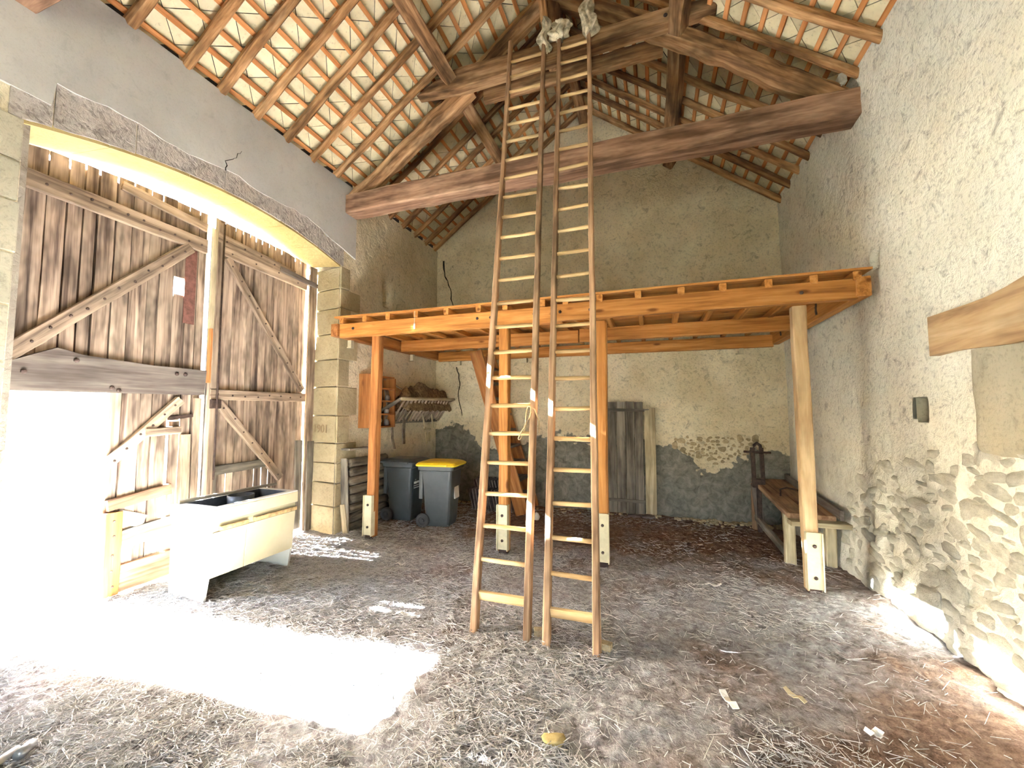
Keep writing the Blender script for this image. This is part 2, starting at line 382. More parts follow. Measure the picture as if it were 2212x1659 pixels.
# ---- floor
def floor_h(x, y):
    x = np.asarray(x, float); y = np.asarray(y, float)
    z = -0.06*sstep(4.6, 7.0, y)+0.05*fbm(x*0.7, y*0.7, 3, 11)
    z = z+0.05*sstep(1.2, 1.9, x)*sstep(5.5, 4.0, y)-0.012
    z = z+0.034*fbm(x*6, y*6, 3, 21)+0.030*np.maximum(fbm(x*17, y*17, 2, 31), -0.1)
    return z
fx = np.arange(-4.95, 2.10, 0.019); fy = np.concatenate([np.arange(YF-0.1, 0.8, 0.06), np.arange(0.8, 4.6, 0.019), np.arange(4.6, 7.45, 0.035)])
FX, FY = np.meshgrid(fx, fy, indexing='ij')
v, q = gridmesh(np.stack([FX, FY, floor_h(FX, FY)], -1))
floor = npobj('floor', v, q, M['floor']); tag(floor, 'uneven earth floor of the barn strewn with straw and dust', kind='structure')

yard = obj('ground_outside', *box_data(-60, 40, -60, 40, -0.5, -0.28), M['yard'])
tag(yard, 'gravel yard outside the barn', kind='structure')

# ---- left wall with segmental arch opening
JY0, JY1 = 1.48, 4.53
def arch(y): return 3.885-0.225*((np.asarray(y)-3.03)/1.53)**2
def dispL(y, z):
    rough = sstep(4.75, 4.95, y)
    d = (0.006+0.020*rough)*fbm(y*7, z*7, 4, 41)+0.05*rough*fbm(y*1.3, z*1.3, 2, 47)
    hole = sstep(0.10, 0.06, np.maximum(np.abs(y-5.64), np.abs(z-3.55)*0.45))
    return XL+d-0.14*hole
def gl(y0, y1, zlo, zhi, res=0.04, top=True):
    ys = np.linspace(y0, y1, max(2, int((y1-y0)/res)+1)); t = np.linspace(0, 1, max(2, int((zhi-zlo(3.0) if callable(zlo) else zhi-zlo)/res)+1))
    Y, T = np.meshgrid(ys, t, indexing='ij'); lo = zlo(Y) if callable(zlo) else zlo
    Z = lo+(zhi-lo)*T
    return gridmesh(np.stack([dispL(Y, Z), Y, Z], -1))
ZTL = 4.885
parts = [gl(YF, JY0, -0.3, ZTL, 0.12), gl(JY0, JY1, arch, ZTL, 0.05), gl(JY1, YB+0.1, -0.3, ZTL, 0.035)]
ys = np.linspace(YF, YB+0.1, 90); xs = np.array([XL+0.005, -4.7]); Y, X = np.meshgrid(ys, xs, indexing='ij')
parts.append(gridmesh(np.stack([X, Y, np.full_like(X, ZTL)], -1)))
# outer rows that close the wall towards the yard
parts.append(gridmesh(np.array([[[-4.76, YF, -0.3], [-4.76, YF, 5.2]], [[-4.76, 1.20, -0.3], [-4.76, 1.20, 5.2]]])))
parts.append(gridmesh(np.array([[[-4.76, 5.0, -0.3], [-4.76, 5.0, 5.2]], [[-4.76, YB+.1, -0.3], [-4.76, YB+.1, 5.2]]])))
ysA = np.linspace(1.20, 5.0, 40)
parts.append(gridmesh(np.stack([np.stack([np.full(40, -4.76), ysA, np.maximum(arch(ysA)+0.07, 3.6)], -1), np.stack([np.full(40, -4.76), ysA, np.full(40, 5.2)], -1)], 1)))
v, q = npjoin(parts); wl = npobj('wall_left', v, q, M['wall_left'])
tag(wl, 'left barn wall with an arched stone doorway under grey render', kind='structure')
def prism_yz(name, poly, x0, x1, mat, parent, jit=0.0):
    """polygon in (y,z) extruded along x"""
    n = len(poly); r = random.Random(n*31+int(poly[0][0]*1000))
    v = [(x0, y, z) for y, z in poly]+[(x1+r.uniform(-jit, jit), y, z) for y, z in poly]
    f = [tuple(range(n)), tuple(reversed(range(n, 2*n)))]+[(i, n+i, n+(i+1) % n, (i+1) % n) for i in range(n)]
    cy_ = sum(p[0] for p in poly)/n; cz = sum(p[1] for p in poly)/n
    v = [(b-cy_, -a, c_-cz) for a, b, c_ in v]
    o = obj(name, v, f, M[mat], parent, Matrix.Translation((0, cy_, cz)) @ Matrix(((0, -1, 0, 0), (1, 0, 0, 0), (0, 0, 1, 0), (0, 0, 0, 1))))
    bm = bmesh.new(); bm.from_mesh(o.data); bmesh.ops.recalc_face_normals(bm, faces=bm.faces); bm.to_mesh(o.data); bm.free(); return o
# grey cement render band, proud of the wall, with a stepped lower edge
def stone_top(y): return 4.10+0.02*math.sin(y*7)-0.05*abs(y-3.0)/1.5
lowe = [(-3.3, 3.90), (1.34, 3.86), (1.60, 3.86), (1.62, 4.045)]
lowe += [(1.62+0.1*i, stone_top(1.62+0.1*i)+random.uniform(-0.012, 0.012)) for i in range(1, 25)]
lowe += [(4.15, 4.04), (4.30, 3.98), (4.55, 3.93), (4.82, 3.86)]
poly = lowe+[(4.825, 4.45), (4.83, ZTL+0.012)]+[(4.83-0.4*i, ZTL+random.uniform(0, 0.02)) for i in range(1, 20)]+[(-3.3, ZTL+0.01)]
cb = prism_yz('cement_band', poly, XL-0.05, XL+0.022, 'cement', wl)
cb['label'] = 'smooth grey cement band under the eaves'
# stones of the arch
js = [1.40, 1.62, 2.12, 2.88, 3.55, 4.14, 4.60]
for a, b in zip(js[:-1], js[1:]):
    n = 7; yy = [a+0.004+(b-a-0.008)*i/(n-1) for i in range(n)]
    low = [(y, float(arch(min(max(y, 1.48), 4.53)))+0.014+random.uniform(-.004, .004)) for y in yy]
    hi = [(y, (stone_top(y) if 1.62 <= y <= 4.2 else 3.95)+0.03) for y in reversed(yy)]
    o = prism_yz('arch_stone', low+hi, XL-0.12, XL+0.012, 'vouss', wl, 0.006)
# soffit slabs (pale yellow underside of the arch)
ss = [1.47, 1.95, 2.55, 3.10, 3.62, 4.10, 4.54]
for a, b in zip(ss[:-1], ss[1:]):
    n = 6; yy = np.linspace(a+0.002, b-0.002, n)
    v = []
    for y in yy:
        z = float(arch(y)); v += [(XL+0.004, y, z-0.010), (-4.75, y, z+0.06), (-4.75, y, z+0.12), (XL+0.004, y, z+0.03)]
    f = []
    for i in range(n-1):
        for k_ in range(4): f.append((i*4+k_, i*4+(k_+1) % 4, (i+1)*4+(k_+1) % 4, (i+1)*4+k_))
    f += [(3, 2, 1, 0), tuple((n-1)*4+k_ for k_ in range(4))]
    obj('soffit_stone', v, f, M['soffit'], wl)
# jamb blocks, far side of the doorway
zz = [-0.15, 0.34, 0.66, 0.93, 1.20, 1.58, 1.98, 2.36, 2.72, 3.08, 3.36, 3.67]
for i, (a, b) in enumerate(zip(zz[:-1], zz[1:])):
    w_ = 0.22+(0.20 if i % 2 else 0.0)+random.uniform(-.03, .03)
    d = 0.012+random.uniform(0, .012)
    bx_ = [(XL+d, JY1+random.uniform(.002, .012)), (XL+d, JY1+w_), (-4.75, JY1+w_+0.1), (-4.75, JY1+0.115)]
    v = [(x, y, a+0.006) for x, y in bx_]+[(x, y, b-0.006) for x, y in bx_]
    f = [(3, 2, 1, 0), (4, 5, 6, 7)]+[(k_, (k_+1) % 4, 4+(k_+1) % 4, 4+k_) for k_ in range(4)]
    bm = bmesh.new(); bv = [bm.verts.new(p) for p in v]; [bm.faces.new([bv[j] for j in q_]) for q_ in f]
    bmesh.ops.bevel(bm, geom=bm.edges[:], offset=0.008, segments=1, affect='EDGES'); bmesh.ops.recalc_face_normals(bm, faces=bm.faces)
    me = bpy.data.meshes.new('jamb_stone'); bm.to_mesh(me); bm.free(); me.materials.append(M['quoin'])
    jb = link('jamb_stone', me, wl)
    if i == 4:
        d_ = Vector((-0.62, 0.115, 0)).normalized(); nrm = Vector((-0.115, -0.62, 0)).normalized()
        Mx = Matrix((-d_*-1, Vector((0, 0, 1)), nrm)).transposed().to_4x4()
        Mx = Matrix(((-d_), Vector((0, 0, 1)), nrm)).transposed().to_4x4()
        Mx.translation = Vector((-4.40, JY1+0.06, 1.39))+nrm*0.012
        text_obj('carved_date', '1901', 0.16, M['carved'], jb, Mx, 0.002)
# mortar behind the blocks and near jamb
box('jamb_core', -4.78, XL-0.02, JY1+0.125, JY1+0.6, -0.3, 3.75, 'wall_left', wl, 0)
for i, (a, b) in enumerate(zip(zz[:-1], zz[1:])):
    v, f = box_data(-4.75, XL+0.012+random.uniform(0, .01), JY0-0.26-0.16*(i % 2), JY0+random.uniform(-.01, .01), a+0.005, b-0.005, 0.008)
    obj('jamb_stone', v, f, M['infill'], wl)
box('jamb_core', -4.78, XL-0.02, 0.9, 1.52, -0.3, 3.75, 'wall_left', wl, 0)
# crack above the arch
def crack(name, pts, w, parent, nrm, mat='crack'):
    nrm = Vector(nrm); v = []; f = []; r = random.Random(len(pts))
    P = []
    for a, b in zip(pts[:-1], pts[1:]):
        for i in range(4):
            p = Vector(a).lerp(Vector(b), i/4)+Vector([r.uniform(-1, 1)*0.012*(1-abs(c_)) for c_ in nrm]); P.append(p)
    P.append(Vector(pts[-1]))
    for i, p in enumerate(P):
        d = (P[min(i+1, len(P)-1)]-P[max(i-1, 0)]).normalized(); s_ = d.cross(nrm).normalized()*w*(0.4+r.random()*0.7)*(1-0.6*i/len(P))
        v += [tuple(p-s_+nrm*0.002), tuple(p+s_+nrm*0.002), tuple(p-nrm*0.02)]
    for i in range(len(P)-1):
        a, b = i*3, i*3+3; f += [(a, a+1, b+1, b), (a+1, a+2, b+2, b+1), (a+2, a, b, b+2)]
    return obj(name, v, f, M[mat], parent)
crack('crack', [(XL+.024, 2.88, 4.10), (XL+.024, 2.87, 4.20), (XL+.024, 2.96, 4.27), (XL+.024, 3.03, 4.40)], 0.006, wl, (1, 0, 0))

# ---- right wall
def dispR(y, z):
    low = sstep(1.55, 0.95, z)*sstep(5.4, 4.6, y)
    d = 0.030*fbm(y*1.1, z*1.1, 3, 61)+0.018*fbm(y*6, z*6, 4, 65)+low*0.060*fbm(y*5.5, z*7.5, 3, 71)
    base = 0.07*sstep(0.7, 0.0, z)
    hole = (0.7*sstep(0.0, -0.03, np.maximum(np.abs(y-4.50)-0.07, np.abs(z-3.0)-0.08)))
    pit = 0.05*sstep(0.66, 0.80, vnoise(y*9, z*9, 77))*low
    return XR-base+d*1.2+0.2*hole+pit
ysr = np.concatenate([np.arange(YF, 1.2, 0.10), np.arange(1.2, YB+0.15, 0.025)]); tz = np.linspace(0, 1, 190)
Y, T = np.meshgrid(ysr, tz, indexing='ij'); top = 5.00+0.10*fbm(Y*2.3, Y*0+3, 3, 81); Z = -0.25+(top+0.25)*T
v, q = gridmesh(np.stack([dispR(Y, Z), Y, Z], -1)); q = q[:, ::-1]
qc = v[q].mean(1); q = q[~((np.abs(qc[:, 1]-3.955) < 0.085) & (np.abs(qc[:, 2]-1.655) < 0.085))]
wr = npobj('wall_right', v, q, M['wall_right']); tag(wr, 'right barn wall of lumpy cream plaster, bare rubble near the floor', kind='structure')
box('wall_core', XR+0.35, XR+0.45, YF-.3, YB+.3, -0.3, 5.0, 'wall_plain', wr, 0)
box('wall_core', XR+0.1, XR+0.45, YF-.3, YB+.3, 4.93, 4.97, 'wall_plain', wr, 0)
nv = [(XR-.02, 3.86, 1.56), (XR-.02, 4.05, 1.56), (XR-.02, 4.05, 1.75), (XR-.02, 3.86, 1.75), (XR+.16, 3.88, 1.58), (XR+.16, 4.03, 1.58), (XR+.16, 4.03, 1.73), (XR+.16, 3.88, 1.73)]
nv = [(x+(0.035 if x < XR else 0), y, z) for x, y, z in nv]
obj('niche', nv, [(4, 5, 6, 7), (0, 1, 5, 4), (1, 2, 6, 5), (2, 3, 7, 6), (3, 0, 4, 7)], M['infill'], wr)
_stone_meshes = {}
def stone_mesh(key, mat):
    if (key, mat) not in _stone_meshes:
        bm = bmesh.new(); bmesh.ops.create_icosphere(bm, subdivisions=2, radius=1); r = random.Random(key)
        ph = [r.uniform(0, 6) for _ in range(6)]
        for q_ in bm.verts:
            x, y, z = q_.co
            k_ = 1+0.16*math.sin(3*x+ph[0])+0.14*math.sin(4*y+ph[1])+0.12*math.sin(4*z+ph[2])
            q_.co = (x*k_, math.copysign(abs(y)**0.7, y)*k_, math.copysign(abs(z)**0.7, z)*k_)
        me = bpy.data.meshes.new('stone'); bm.to_mesh(me); bm.free(); me.materials.append(M[mat])
        me.polygons.foreach_set('use_smooth', [key % 2 == 0]*len(me.polygons)); _stone_meshes[(key, mat)] = me
    return _stone_meshes[(key, mat)]
def place_stone(wall, mat, p, size, rx, axis):
    me = stone_mesh(random.randrange(8), mat)
    sc = Matrix.Diagonal((size[0], size[1], size[2], 1))
    Mw = Matrix.Translation(p) @ Matrix.Rotation(rx, 4, axis) @ sc
    return link('wall_stone', me, wall, Mw)
cnt = 0; placed = []
for _ in range(5000):
    y = random.uniform(2.1, 5.3); z = random.uniform(0.08, 1.50)
    if z > 1.45-0.28*max(0, y-3.2)+random.uniform(-.25, .1): continue
    if y > 4.5 and random.random() < 0.6: continue
    a = random.uniform(0.04, 0.14); b = a*random.uniform(0.35, 0.7)
    if any(abs(y-p[0]) < (a+p[2])*0.78 and abs(z-p[1]) < (b+p[3])*0.8 for p in placed): continue
    placed.append((y, z, a, b))
    place_stone(wr, 'rubble', (float(dispR(y, z))+0.016, y, z), (0.034, a, b), random.uniform(-.35, .35), 'X'); cnt += 1
    if cnt >= 240: break
# lintel and blocked opening
lt = []
ny = 14
v = []; f = []
for i in range(ny):
    y = 3.71-i*0.14; tt = i/(ny-1); z0 = 2.035-0.05*tt*tt+0.01*math.sin(i); z1 = 2.315+0.16*sstep(0.25, 0.8, tt)-0.1*max(0, tt-0.8)
    v += [(XR-0.055, y, z0), (XR-0.055, y, float(z1)), (XR+0.25, y, float(z1)), (XR+0.25, y, z0)]
for i in range(ny-1):
    for k_ in range(4): f.append((i*4+k_, i*4+(k_+1) % 4, (i+1)*4+(k_+1) % 4, (i+1)*4+k_))
f += [(0, 1, 2, 3), tuple((ny-1)*4+3-k_ for k_ in range(4))]
vv = [(-(y-3.71), x-XR, z-2.17) for x, y, z in v]
Ml = Matrix(((0, -1, 0), (1, 0, 0), (0, 0, 1))).transposed().to_4x4()
Ml = Matrix.Translation((XR, 3.71, 2.17)) @ Matrix(((0, 1, 0, 0), (-1, 0, 0, 0), (0, 0, 1, 0), (0, 0, 0, 1)))
li = obj('lintel_beam', vv, f, M['lintel'], None, Ml); tag(li, 'thick pale oak lintel let into the right wall above a blocked opening', 'lintel')
bm = bmesh.new(); bm.from_mesh(li.data); bmesh.ops.recalc_face_normals(bm, faces=bm.faces); bm.to_mesh(li.data); bm.free()
Yp, Zp = np.meshgrid(np.linspace(1.6, 3.42, 60), np.linspace(1.36, 2.03, 30), indexing='ij')
Pp = np.stack([XR-0.030+0.018*fbm(Yp*5, Zp*5, 3, 91)+0.05*sstep(3.36, 3.42, Yp+0.03*fbm(Zp*6, Zp, 2, 5))+0.05*sstep(1.42, 1.36, Zp), Yp, Zp], -1)
v, q = gridmesh(Pp); ip = npobj('infill_panel', v, q[:, ::-1], M['infill'], wr); ip['label'] = 'grey mortared infill of the blocked opening'

# ---- back wall (gable)
def dispB(x, z):
    return YB-(0.022*fbm(x*6, z*6, 4, 101)+0.03*fbm(x*1.2, z*1.2, 2, 105))
xs = np.arange(XL-0.1, XR+0.15, 0.03); t = np.linspace(0, 1, 200); X, T = np.meshgrid(xs, t, indexing='ij')
top = ZR_TILE+0.05-S*np.abs(X-XRG); Z = -0.3+(top+0.3)*T
v, q = gridmesh(np.stack([X, dispB(X, Z), Z], -1)); wb = npobj('wall_back', v, q, M['wall_back'])
tag(wb, 'gable wall of sandy plaster with dark cement along its foot', kind='structure')
crack('crack', [(-3.93, YB-.03, 4.66), (-3.90, YB-.03, 4.35), (-3.78, YB-.03, 4.1), (-3.74, YB-.03, 3.8), (-3.62, YB-.03, 3.5), (-3.66, YB-.03, 3.35), (-3.55, YB-.03, 3.1)], 0.018, wb, (0, -1, 0))
crack('crack', [(-3.62, YB-.03, 2.5), (-3.55, YB-.03, 2.2), (-3.60, YB-.03, 1.95), (-3.50, YB-.03, 1.55)], 0.010, wb, (0, -1, 0))
cnt = 0; placed = []
for _ in range(900):
    x = random.uniform(0.30, 1.62); z = random.uniform(0.72, 1.22)
    if z < 0.80+0.22*abs(x-0.9)/0.6: continue
    a = random.uniform(0.02, 0.07); b = a*random.uniform(0.5, 0.9)
    if any(abs(x-p[0]) < (a+p[2])*0.85 and abs(z-p[1]) < (b+p[3])*0.85 for p in placed): continue
    placed.append((x, z, a, b)); place_stone(wb, 'rubble2', (x, float(dispB(x, z))+0.010, z), (a, 0.022, b), random.uniform(-.4, .4), 'Y'); cnt += 1
    if cnt > 95: break

# ---- wall behind the viewer
def wallfront():
    top = lambda x: ZR_TILE+0.05-S*abs(x-XRG)
    WX0, WX1, WZ0, WZ1 = -1.5, 0.0, 0.0, 2.3  # unseen opening added behind the camera to let in sky fill
    polys = [[(XL-.9, -.3), (WX0, -.3), (WX0, top(WX0)), (XL-.9, top(XL-.9))], [(WX1, -.3), (XR+.5, -.3), (XR+.5, top(XR+.5)), (WX1, top(WX1))],
             [(WX0, -.3), (WX1, -.3), (WX1, WZ0), (WX0, WZ0)], [(WX0, WZ1), (WX1, WZ1), (WX1, top(WX1)), (XRG, top(XRG)), (WX0, top(WX0))]]
    P = []
    for pl in polys:
        n = len(pl); v = [(x, YF, z) for x, z in pl]+[(x, YF-0.4, z) for x, z in pl]
        P.append((v, [tuple(range(n)), tuple(reversed(range(n, 2*n)))]+[(i, n+i, n+(i+1) % n, (i+1) % n) for i in range(n)]))
    return join(P)
wf = obj('wall_front', *wallfront(), M['wall_plain']); tag(wf, 'plain plastered wall behind the viewpoint with an added opening for fill light', kind='structure')
bm = bmesh.new(); bm.from_mesh(wf.data); bmesh.ops.recalc_face_normals(bm, faces=bm.faces); bmesh.ops.triangulate(bm, faces=[p for p in bm.faces if len(p.verts) > 4]); bm.to_mesh(wf.data); bm.free()

# ================================================================== ROOF
LN = math.hypot(1, S)
D = 0.394
def slope(side):
    sg = -1 if side == 'left' else 1
    u = Vector((-sg, 0, S))/LN                      # up the slope
    nrm = Vector((sg*S, 0, 1))/LN                  # outward
    org = Vector((XRG, 0, ZR_TILE))
    return sg, u, nrm, org
hd = D/2-0.005
tv = [(hd, 0, 0), (0, hd, 0), (-hd, 0, 0), (0, -hd, 0)]
tile_v = [(x, y, 0) for x, y, _ in tv]+[(x, y, 0.006) for x, y, _ in tv]
tile_f = [(3, 2, 1, 0), (4, 5, 6, 7)]+[(i, (i+1) % 4, 4+(i+1) % 4, 4+i) for i in range(4)]
tile_me = mesh('roof_tile', tile_v, tile_f, M['tile'])
for side, ymin, label in (('left', 1.40, 'left slope of the tiled roof, diamond tiles on battens and rafters'), ('right', 3.2, 'right slope of the tiled roof, diamond tiles on battens and rafters')):
    sg, u, nrm, org = slope(side)
    yv = Vector((0, 1, 0))
    e0, e1 = -3.95, 0.02                           # along the slope from the ridge
    cn = [org+u*e0+yv*(YF-.5), org+u*(e1+.05)+yv*(YF-.5), org+u*(e1+.05)+yv*(YB+.6), org+u*e0+yv*(YB+.6)]
    v = [tuple(p+nrm*0.035) for p in cn]+[tuple(p+nrm*0.09) for p in cn]
    f = [(3, 2, 1, 0), (4, 5, 6, 7)]+[(i, (i+1) % 4, 4+(i+1) % 4, 4+i) for i in range(4)]
    rf = obj('roof_'+side, v, f, M['deck_under']); tag(rf, label, kind='structure')
    R = Matrix((u, yv, u.cross(yv))).transposed()
    if R.col[2].dot(nrm) < 0: R = Matrix((u, -yv, u.cross(-yv))).transposed()
    rest_v = []; rest_f = []
    cells = []
    for i in range(-22, 2):
        for j in range(-16, 50):
            for o_ in (0, 1):
                a = (i+0.5*o_)*D; b = (j+0.5*o_)*D
                if a > 0.05 or a < -3.85 or b < YF-.2 or b > YB+0.15: continue
                cells.append((a, b))
    near = sorted([c_ for c_ in cells if c_[1] > ymin], key=lambda c_: c_[1])[:300]
    nearset = set(near)
    for a, b in cells:
        p = org+u*a+yv*b
        tl = R.to_4x4() @ Matrix.Rotation(random.uniform(-.012, .012), 4, 'Z') @ Matrix.Rotation(random.uniform(-.02, .02), 4, 'Y') @ Matrix.Rotation(random.uniform(-.012, .012), 4, 'X')
        tl.translation = p+nrm*(0.008+random.uniform(-.003, .004))
        if (a, b) in nearset: link('roof_tile', tile_me, rf, tl)
        else:
            bb = len(rest_v); rest_v += [tuple(tl @ Vector(q_)) for q_ in tile_v]; rest_f += [tuple(x+bb for x in q_) for q_ in tile_f]
    if rest_v:
        ro = obj('roof_tiles', rest_v, rest_f, M['tile'], rf); ro['kind'] = 'stuff'
    # battens
    a = -3.76
    bm_v, bm_f = bar_data(YB+0.05-(YF), 0.030, 0.046, ch=0.05, segs=24, rough=0.004)
    bat_me = mesh('batten', bm_v, bm_f, M['batten'])
    while a < -0.05:
        p = org+u*a-nrm*0.017; p0 = Vector((p.x, YF, p.z))
        Mb = Matrix((yv, nrm, yv.cross(nrm))).transposed().to_4x4(); Mb.translation = p0
        link('batten', bat_me, rf, Mb); a += 0.197
    # rafters
    if side == 'left': rys = [2.047, 2.455, 2.81, 3.192, 3.568, 3.978, 4.419, 4.87, 5.25, 5.66, 6.03, 6.43, 6.82, 7.14]+[1.65-0.4*i for i in range(13)]
    else: rys = [4.22, 4.62, 5.06, 5.52, 5.96, 6.34, 6.69, 7.10]+[3.8-0.42*i for i in range(17)]
    for y in rys:
        L = 4.15; off = 0.075+random.uniform(-.006, .006)
        p1 = org-nrm*off+yv*y; p0 = p1-u*L
        p0 = p0+yv*random.uniform(-.02, .02); p1 = p1+yv*random.uniform(-.02, .02)
        w_ = random.uniform(0.075, 0.10)
        bar('rafter', p0, p1, w_, 0.085, 'rafter', rf, up=nrm, ch=0.28, segs=14, rough=0.012)
# purlins and ridge beam
def purl(x, z, w_, h_, label, ang):
    up = Vector((math.sin(ang), 0, math.cos(ang)))
    o = bar('purlin', (x, YF, z), (x, YB+.1, z), w_, h_, 'oak', None, up=up, ch=0.1, segs=26, rough=0.014)
    return tag(o, label, 'beam')
purl(-2.406, 5.955, 0.17, 0.17, 'square oak purlin carrying the left roof slope', -0.64)
purl(0.36, 5.86, 0.17, 0.17, 'square oak purlin carrying the right roof slope', 0.64)
o = bar('ridge_beam', (XRG, YF, 6.93), (XRG, YB+.1, 6.93), 0.15, 0.19, 'oak', None, segs=26, rough=0.01); tag(o, 'oak ridge beam under the peak of the roof', 'beam')

def truss(yf, label):
    t = thing('roof_truss', (XRG, yf+0.12, 4.45), label, 'truss')
    # tie beam: slightly irregular
    bar('tie_beam', (XL-.15, yf+0.13, 4.60), (XR+.2, yf+0.13, 4.60), 0.25, 0.28, 'oak_tie', t, ch=0.07, segs=22, rough=0.012, bow=-0.01)
    ym = yf+0.13
    bar('principal_rafter', (-4.0, ym, 4.66), (-2.20, ym, 5.90), 0.20, 0.25, 'oak', t, ch=0.3, segs=14, rough=0.022, bow=0.02)
    bar('principal_rafter', (-2.30, ym+.02, 5.92), (-1.12, ym+.02, 6.83), 0.18, 0.20, 'oak', t, ch=0.35, segs=10, rough=0.022)
    bar('principal_rafter', (1.84, ym, 4.66), (-1.05, ym, 6.80), 0.20, 0.24, 'oak', t, ch=0.3, segs=20, rough=0.02, bow=0.05)
    # collar with cut, tapered ends, in front of the principals
    yc = yf-0.005
    cv = [(-2.90, 5.83), (-2.30, 5.765), (0.25, 5.84), (0.73, 5.87), (0.70, 5.99), (0.30, 6.03), (-0.7, 6.02), (-2.25, 6.055), (-2.42, 6.03), (-2.62, 5.96)]
    n = len(cv); v = [(x-XRG, -0.075, z-5.92) for x, z in cv]+[(x-XRG, 0.075, z-5.92) for x, z in cv]
    f = [tuple(range(n)), tuple(reversed(range(n, 2*n)))]+[(i, n+i, n+(i+1) % n, (i+1) % n) for i in range(n)]
    cb_ = obj('collar_beam', v, f, M['oak'], t, Matrix.Translation((XRG, yc, 5.92)))
    bm = bmesh.new(); bm.from_mesh(cb_.data); bmesh.ops.recalc_face_normals(bm, faces=bm.faces); bmesh.ops.bevel(bm, geom=bm.edges[:], offset=0.012, segments=1, affect='EDGES'); bm.to_mesh(cb_.data); bm.free()
    bar('collar_beam', (-2.05, yf+0.27, 5.86), (0.2, yf+0.27, 5.88), 0.08, 0.2, 'oak', t, segs=10, rough=0.01)
    bar('king_post', (XRG+.02, ym+0.02, 5.9), (XRG+.02, ym+.02, 7.0), 0.17, 0.16, 'oak', t, up=(0, 1, 0), segs=6, rough=0.012)
    bar('strut', (XRG-.02, yf-.02, 6.05), (XRG-.10, yf-.02, 6.80), 0.09, 0.10, 'rafter', t, up=(0, 1, 0), segs=6, rough=0.01)
    bar('strut', (XRG, ym+.08, 6.15), (XRG, ym+0.85, 6.86), 0.09, 0.09, 'oak', t, segs=6, rough=0.01)
    for x in (-2.40, -0.95, 0.22):
        vv_, ff_ = lathe([(0.022, 0), (0.022, 0.012), (0.012, 0.02)], 8); obj('bolt', vv_, ff_, M['iron'], t, Matrix.Translation((x, yc-.072, 5.93)) @ Matrix.Rotation(math.pi/2, 4, 'X'))
    # wedge block standing under the right purlin
    box('cleat', 0.40, 0.48, yf-.05, yf+.2, 6.0, 6.16, 'rafter', t)
    return t
truss(4.575, 'oak roof truss with heavy tie beam and collar behind the ladders')
truss(1.24, 'second oak roof truss right above the viewpoint, only its tie beam end showing')

# ================================================================== BARN DOORS
def nail_heads(pts, parent, r=0.011):
    vs_ = []; fs_ = []
    for p in pts:
        v_, f_ = lathe([(r, 0), (r*0.9, r*0.4), (r*0.4, r*0.7)], 7)
        b = len(vs_)
        vs_ += [(p[0]+q_[2], p[1]+q_[0], p[2]+q_[1]) for q_ in v_]; fs_ += [tuple(i+b for i in q_) for q_ in f_]
    o = obj('nail_heads', vs_, fs_, M['nail'], parent); o['kind'] = 'stuff'; return o
def plankv(parent, y0, y1, z0, z1a, z1b=None, x=XD, th=0.03, mat='plank', name='plank'):
    """vertical door plank with a slanted top"""
    z1b = z1a if z1b is None else z1b
    jt = random.uniform(-.006, .006); yc = (y0+y1)/2; L = max(z1a, z1b)-z0
    n = 9; v = []; f = []; r = random.Random(int(y0*1e4)+int(z0*100))
    for i in range(n):
        t_ = i/(n-1); wa = r.uniform(-.0025, .0025); wb = r.uniform(-.0025, .0025)
        za = (z1a-z0)*t_; zb = (z1b-z0)*t_
        for (yy, zz_, xx) in ((y0-yc+wa, za, 0), (y1-yc+wb, zb, 0), (y1-yc+wb, zb, -th), (y0-yc+wa, za, -th)):
            v.append((zz_, yy, -xx*1.0))
    # local X=up, local Y = world y, local Z = -world x
    for i in range(n-1):
        for k_ in range(4): f.append((i*4+k_, i*4+(k_+1) % 4, (i+1)*4+(k_+1) % 4, (i+1)*4+k_))
    f += [(3, 2, 1, 0), tuple((n-1)*4+k_ for k_ in range(4))]
    Mx = Matrix(((0, 0, 1), (0, 1, 0), (-1, 0, 0))).transposed().to_4x4()   # cols: X->(0,0,1), Y->(0,1,0), Z->(-1,0,0)
    Mx.translation = (x+jt, yc, z0)
    o = obj(name, v, f, M[mat], parent, Mx)
    bm = bmesh.new(); bm.from_mesh(o.data); bmesh.ops.recalc_face_normals(bm, faces=bm.faces); bm.to_mesh(o.data); bm.free()
    return o
def board(parent, a, b, w_, mat='rail', name='rail', th=0.045, x=XD, nails=0, segs=6, rough=0.004):
    """board fixed on the inner face; a,b = (y,z) of its centre line"""
    o = bar(name, (x+th/2, a[0], a[1]), (x+th/2, b[0], b[1]), w_, th, mat, parent, up=(1, 0, 0), ch=0.1, segs=segs, rough=rough)
    if nails:
        nail_heads([(x+th+0.002, a[0]+(b[0]-a[0])*(i+.5)/nails+random.uniform(-.01, .01), a[1]+(b[1]-a[1])*(i+.5)/nails+random.uniform(-.02, .02)) for i in range(nails)], o)
    return o
def doortop(y): return 3.825-0.07*((y-2.75)/1.1)**2 if y < 2.75 else 3.825-0.09*((y-3.1)/1.36)**2 if y > 3.1 else 3.825
dl = thing('door_1', (XD, 2.35, 0), 'left leaf of the weathered barn door with an open wicket', None); dl['kind'] = 'structure'
ys_ = [1.605]
while ys_[-1] < 2.98: ys_.append(ys_[-1]+random.uniform(0.095, 0.15))
ys_ = [y for y in ys_ if y < 3.03]+[3.09]
WY, WZ = 2.315, 1.815
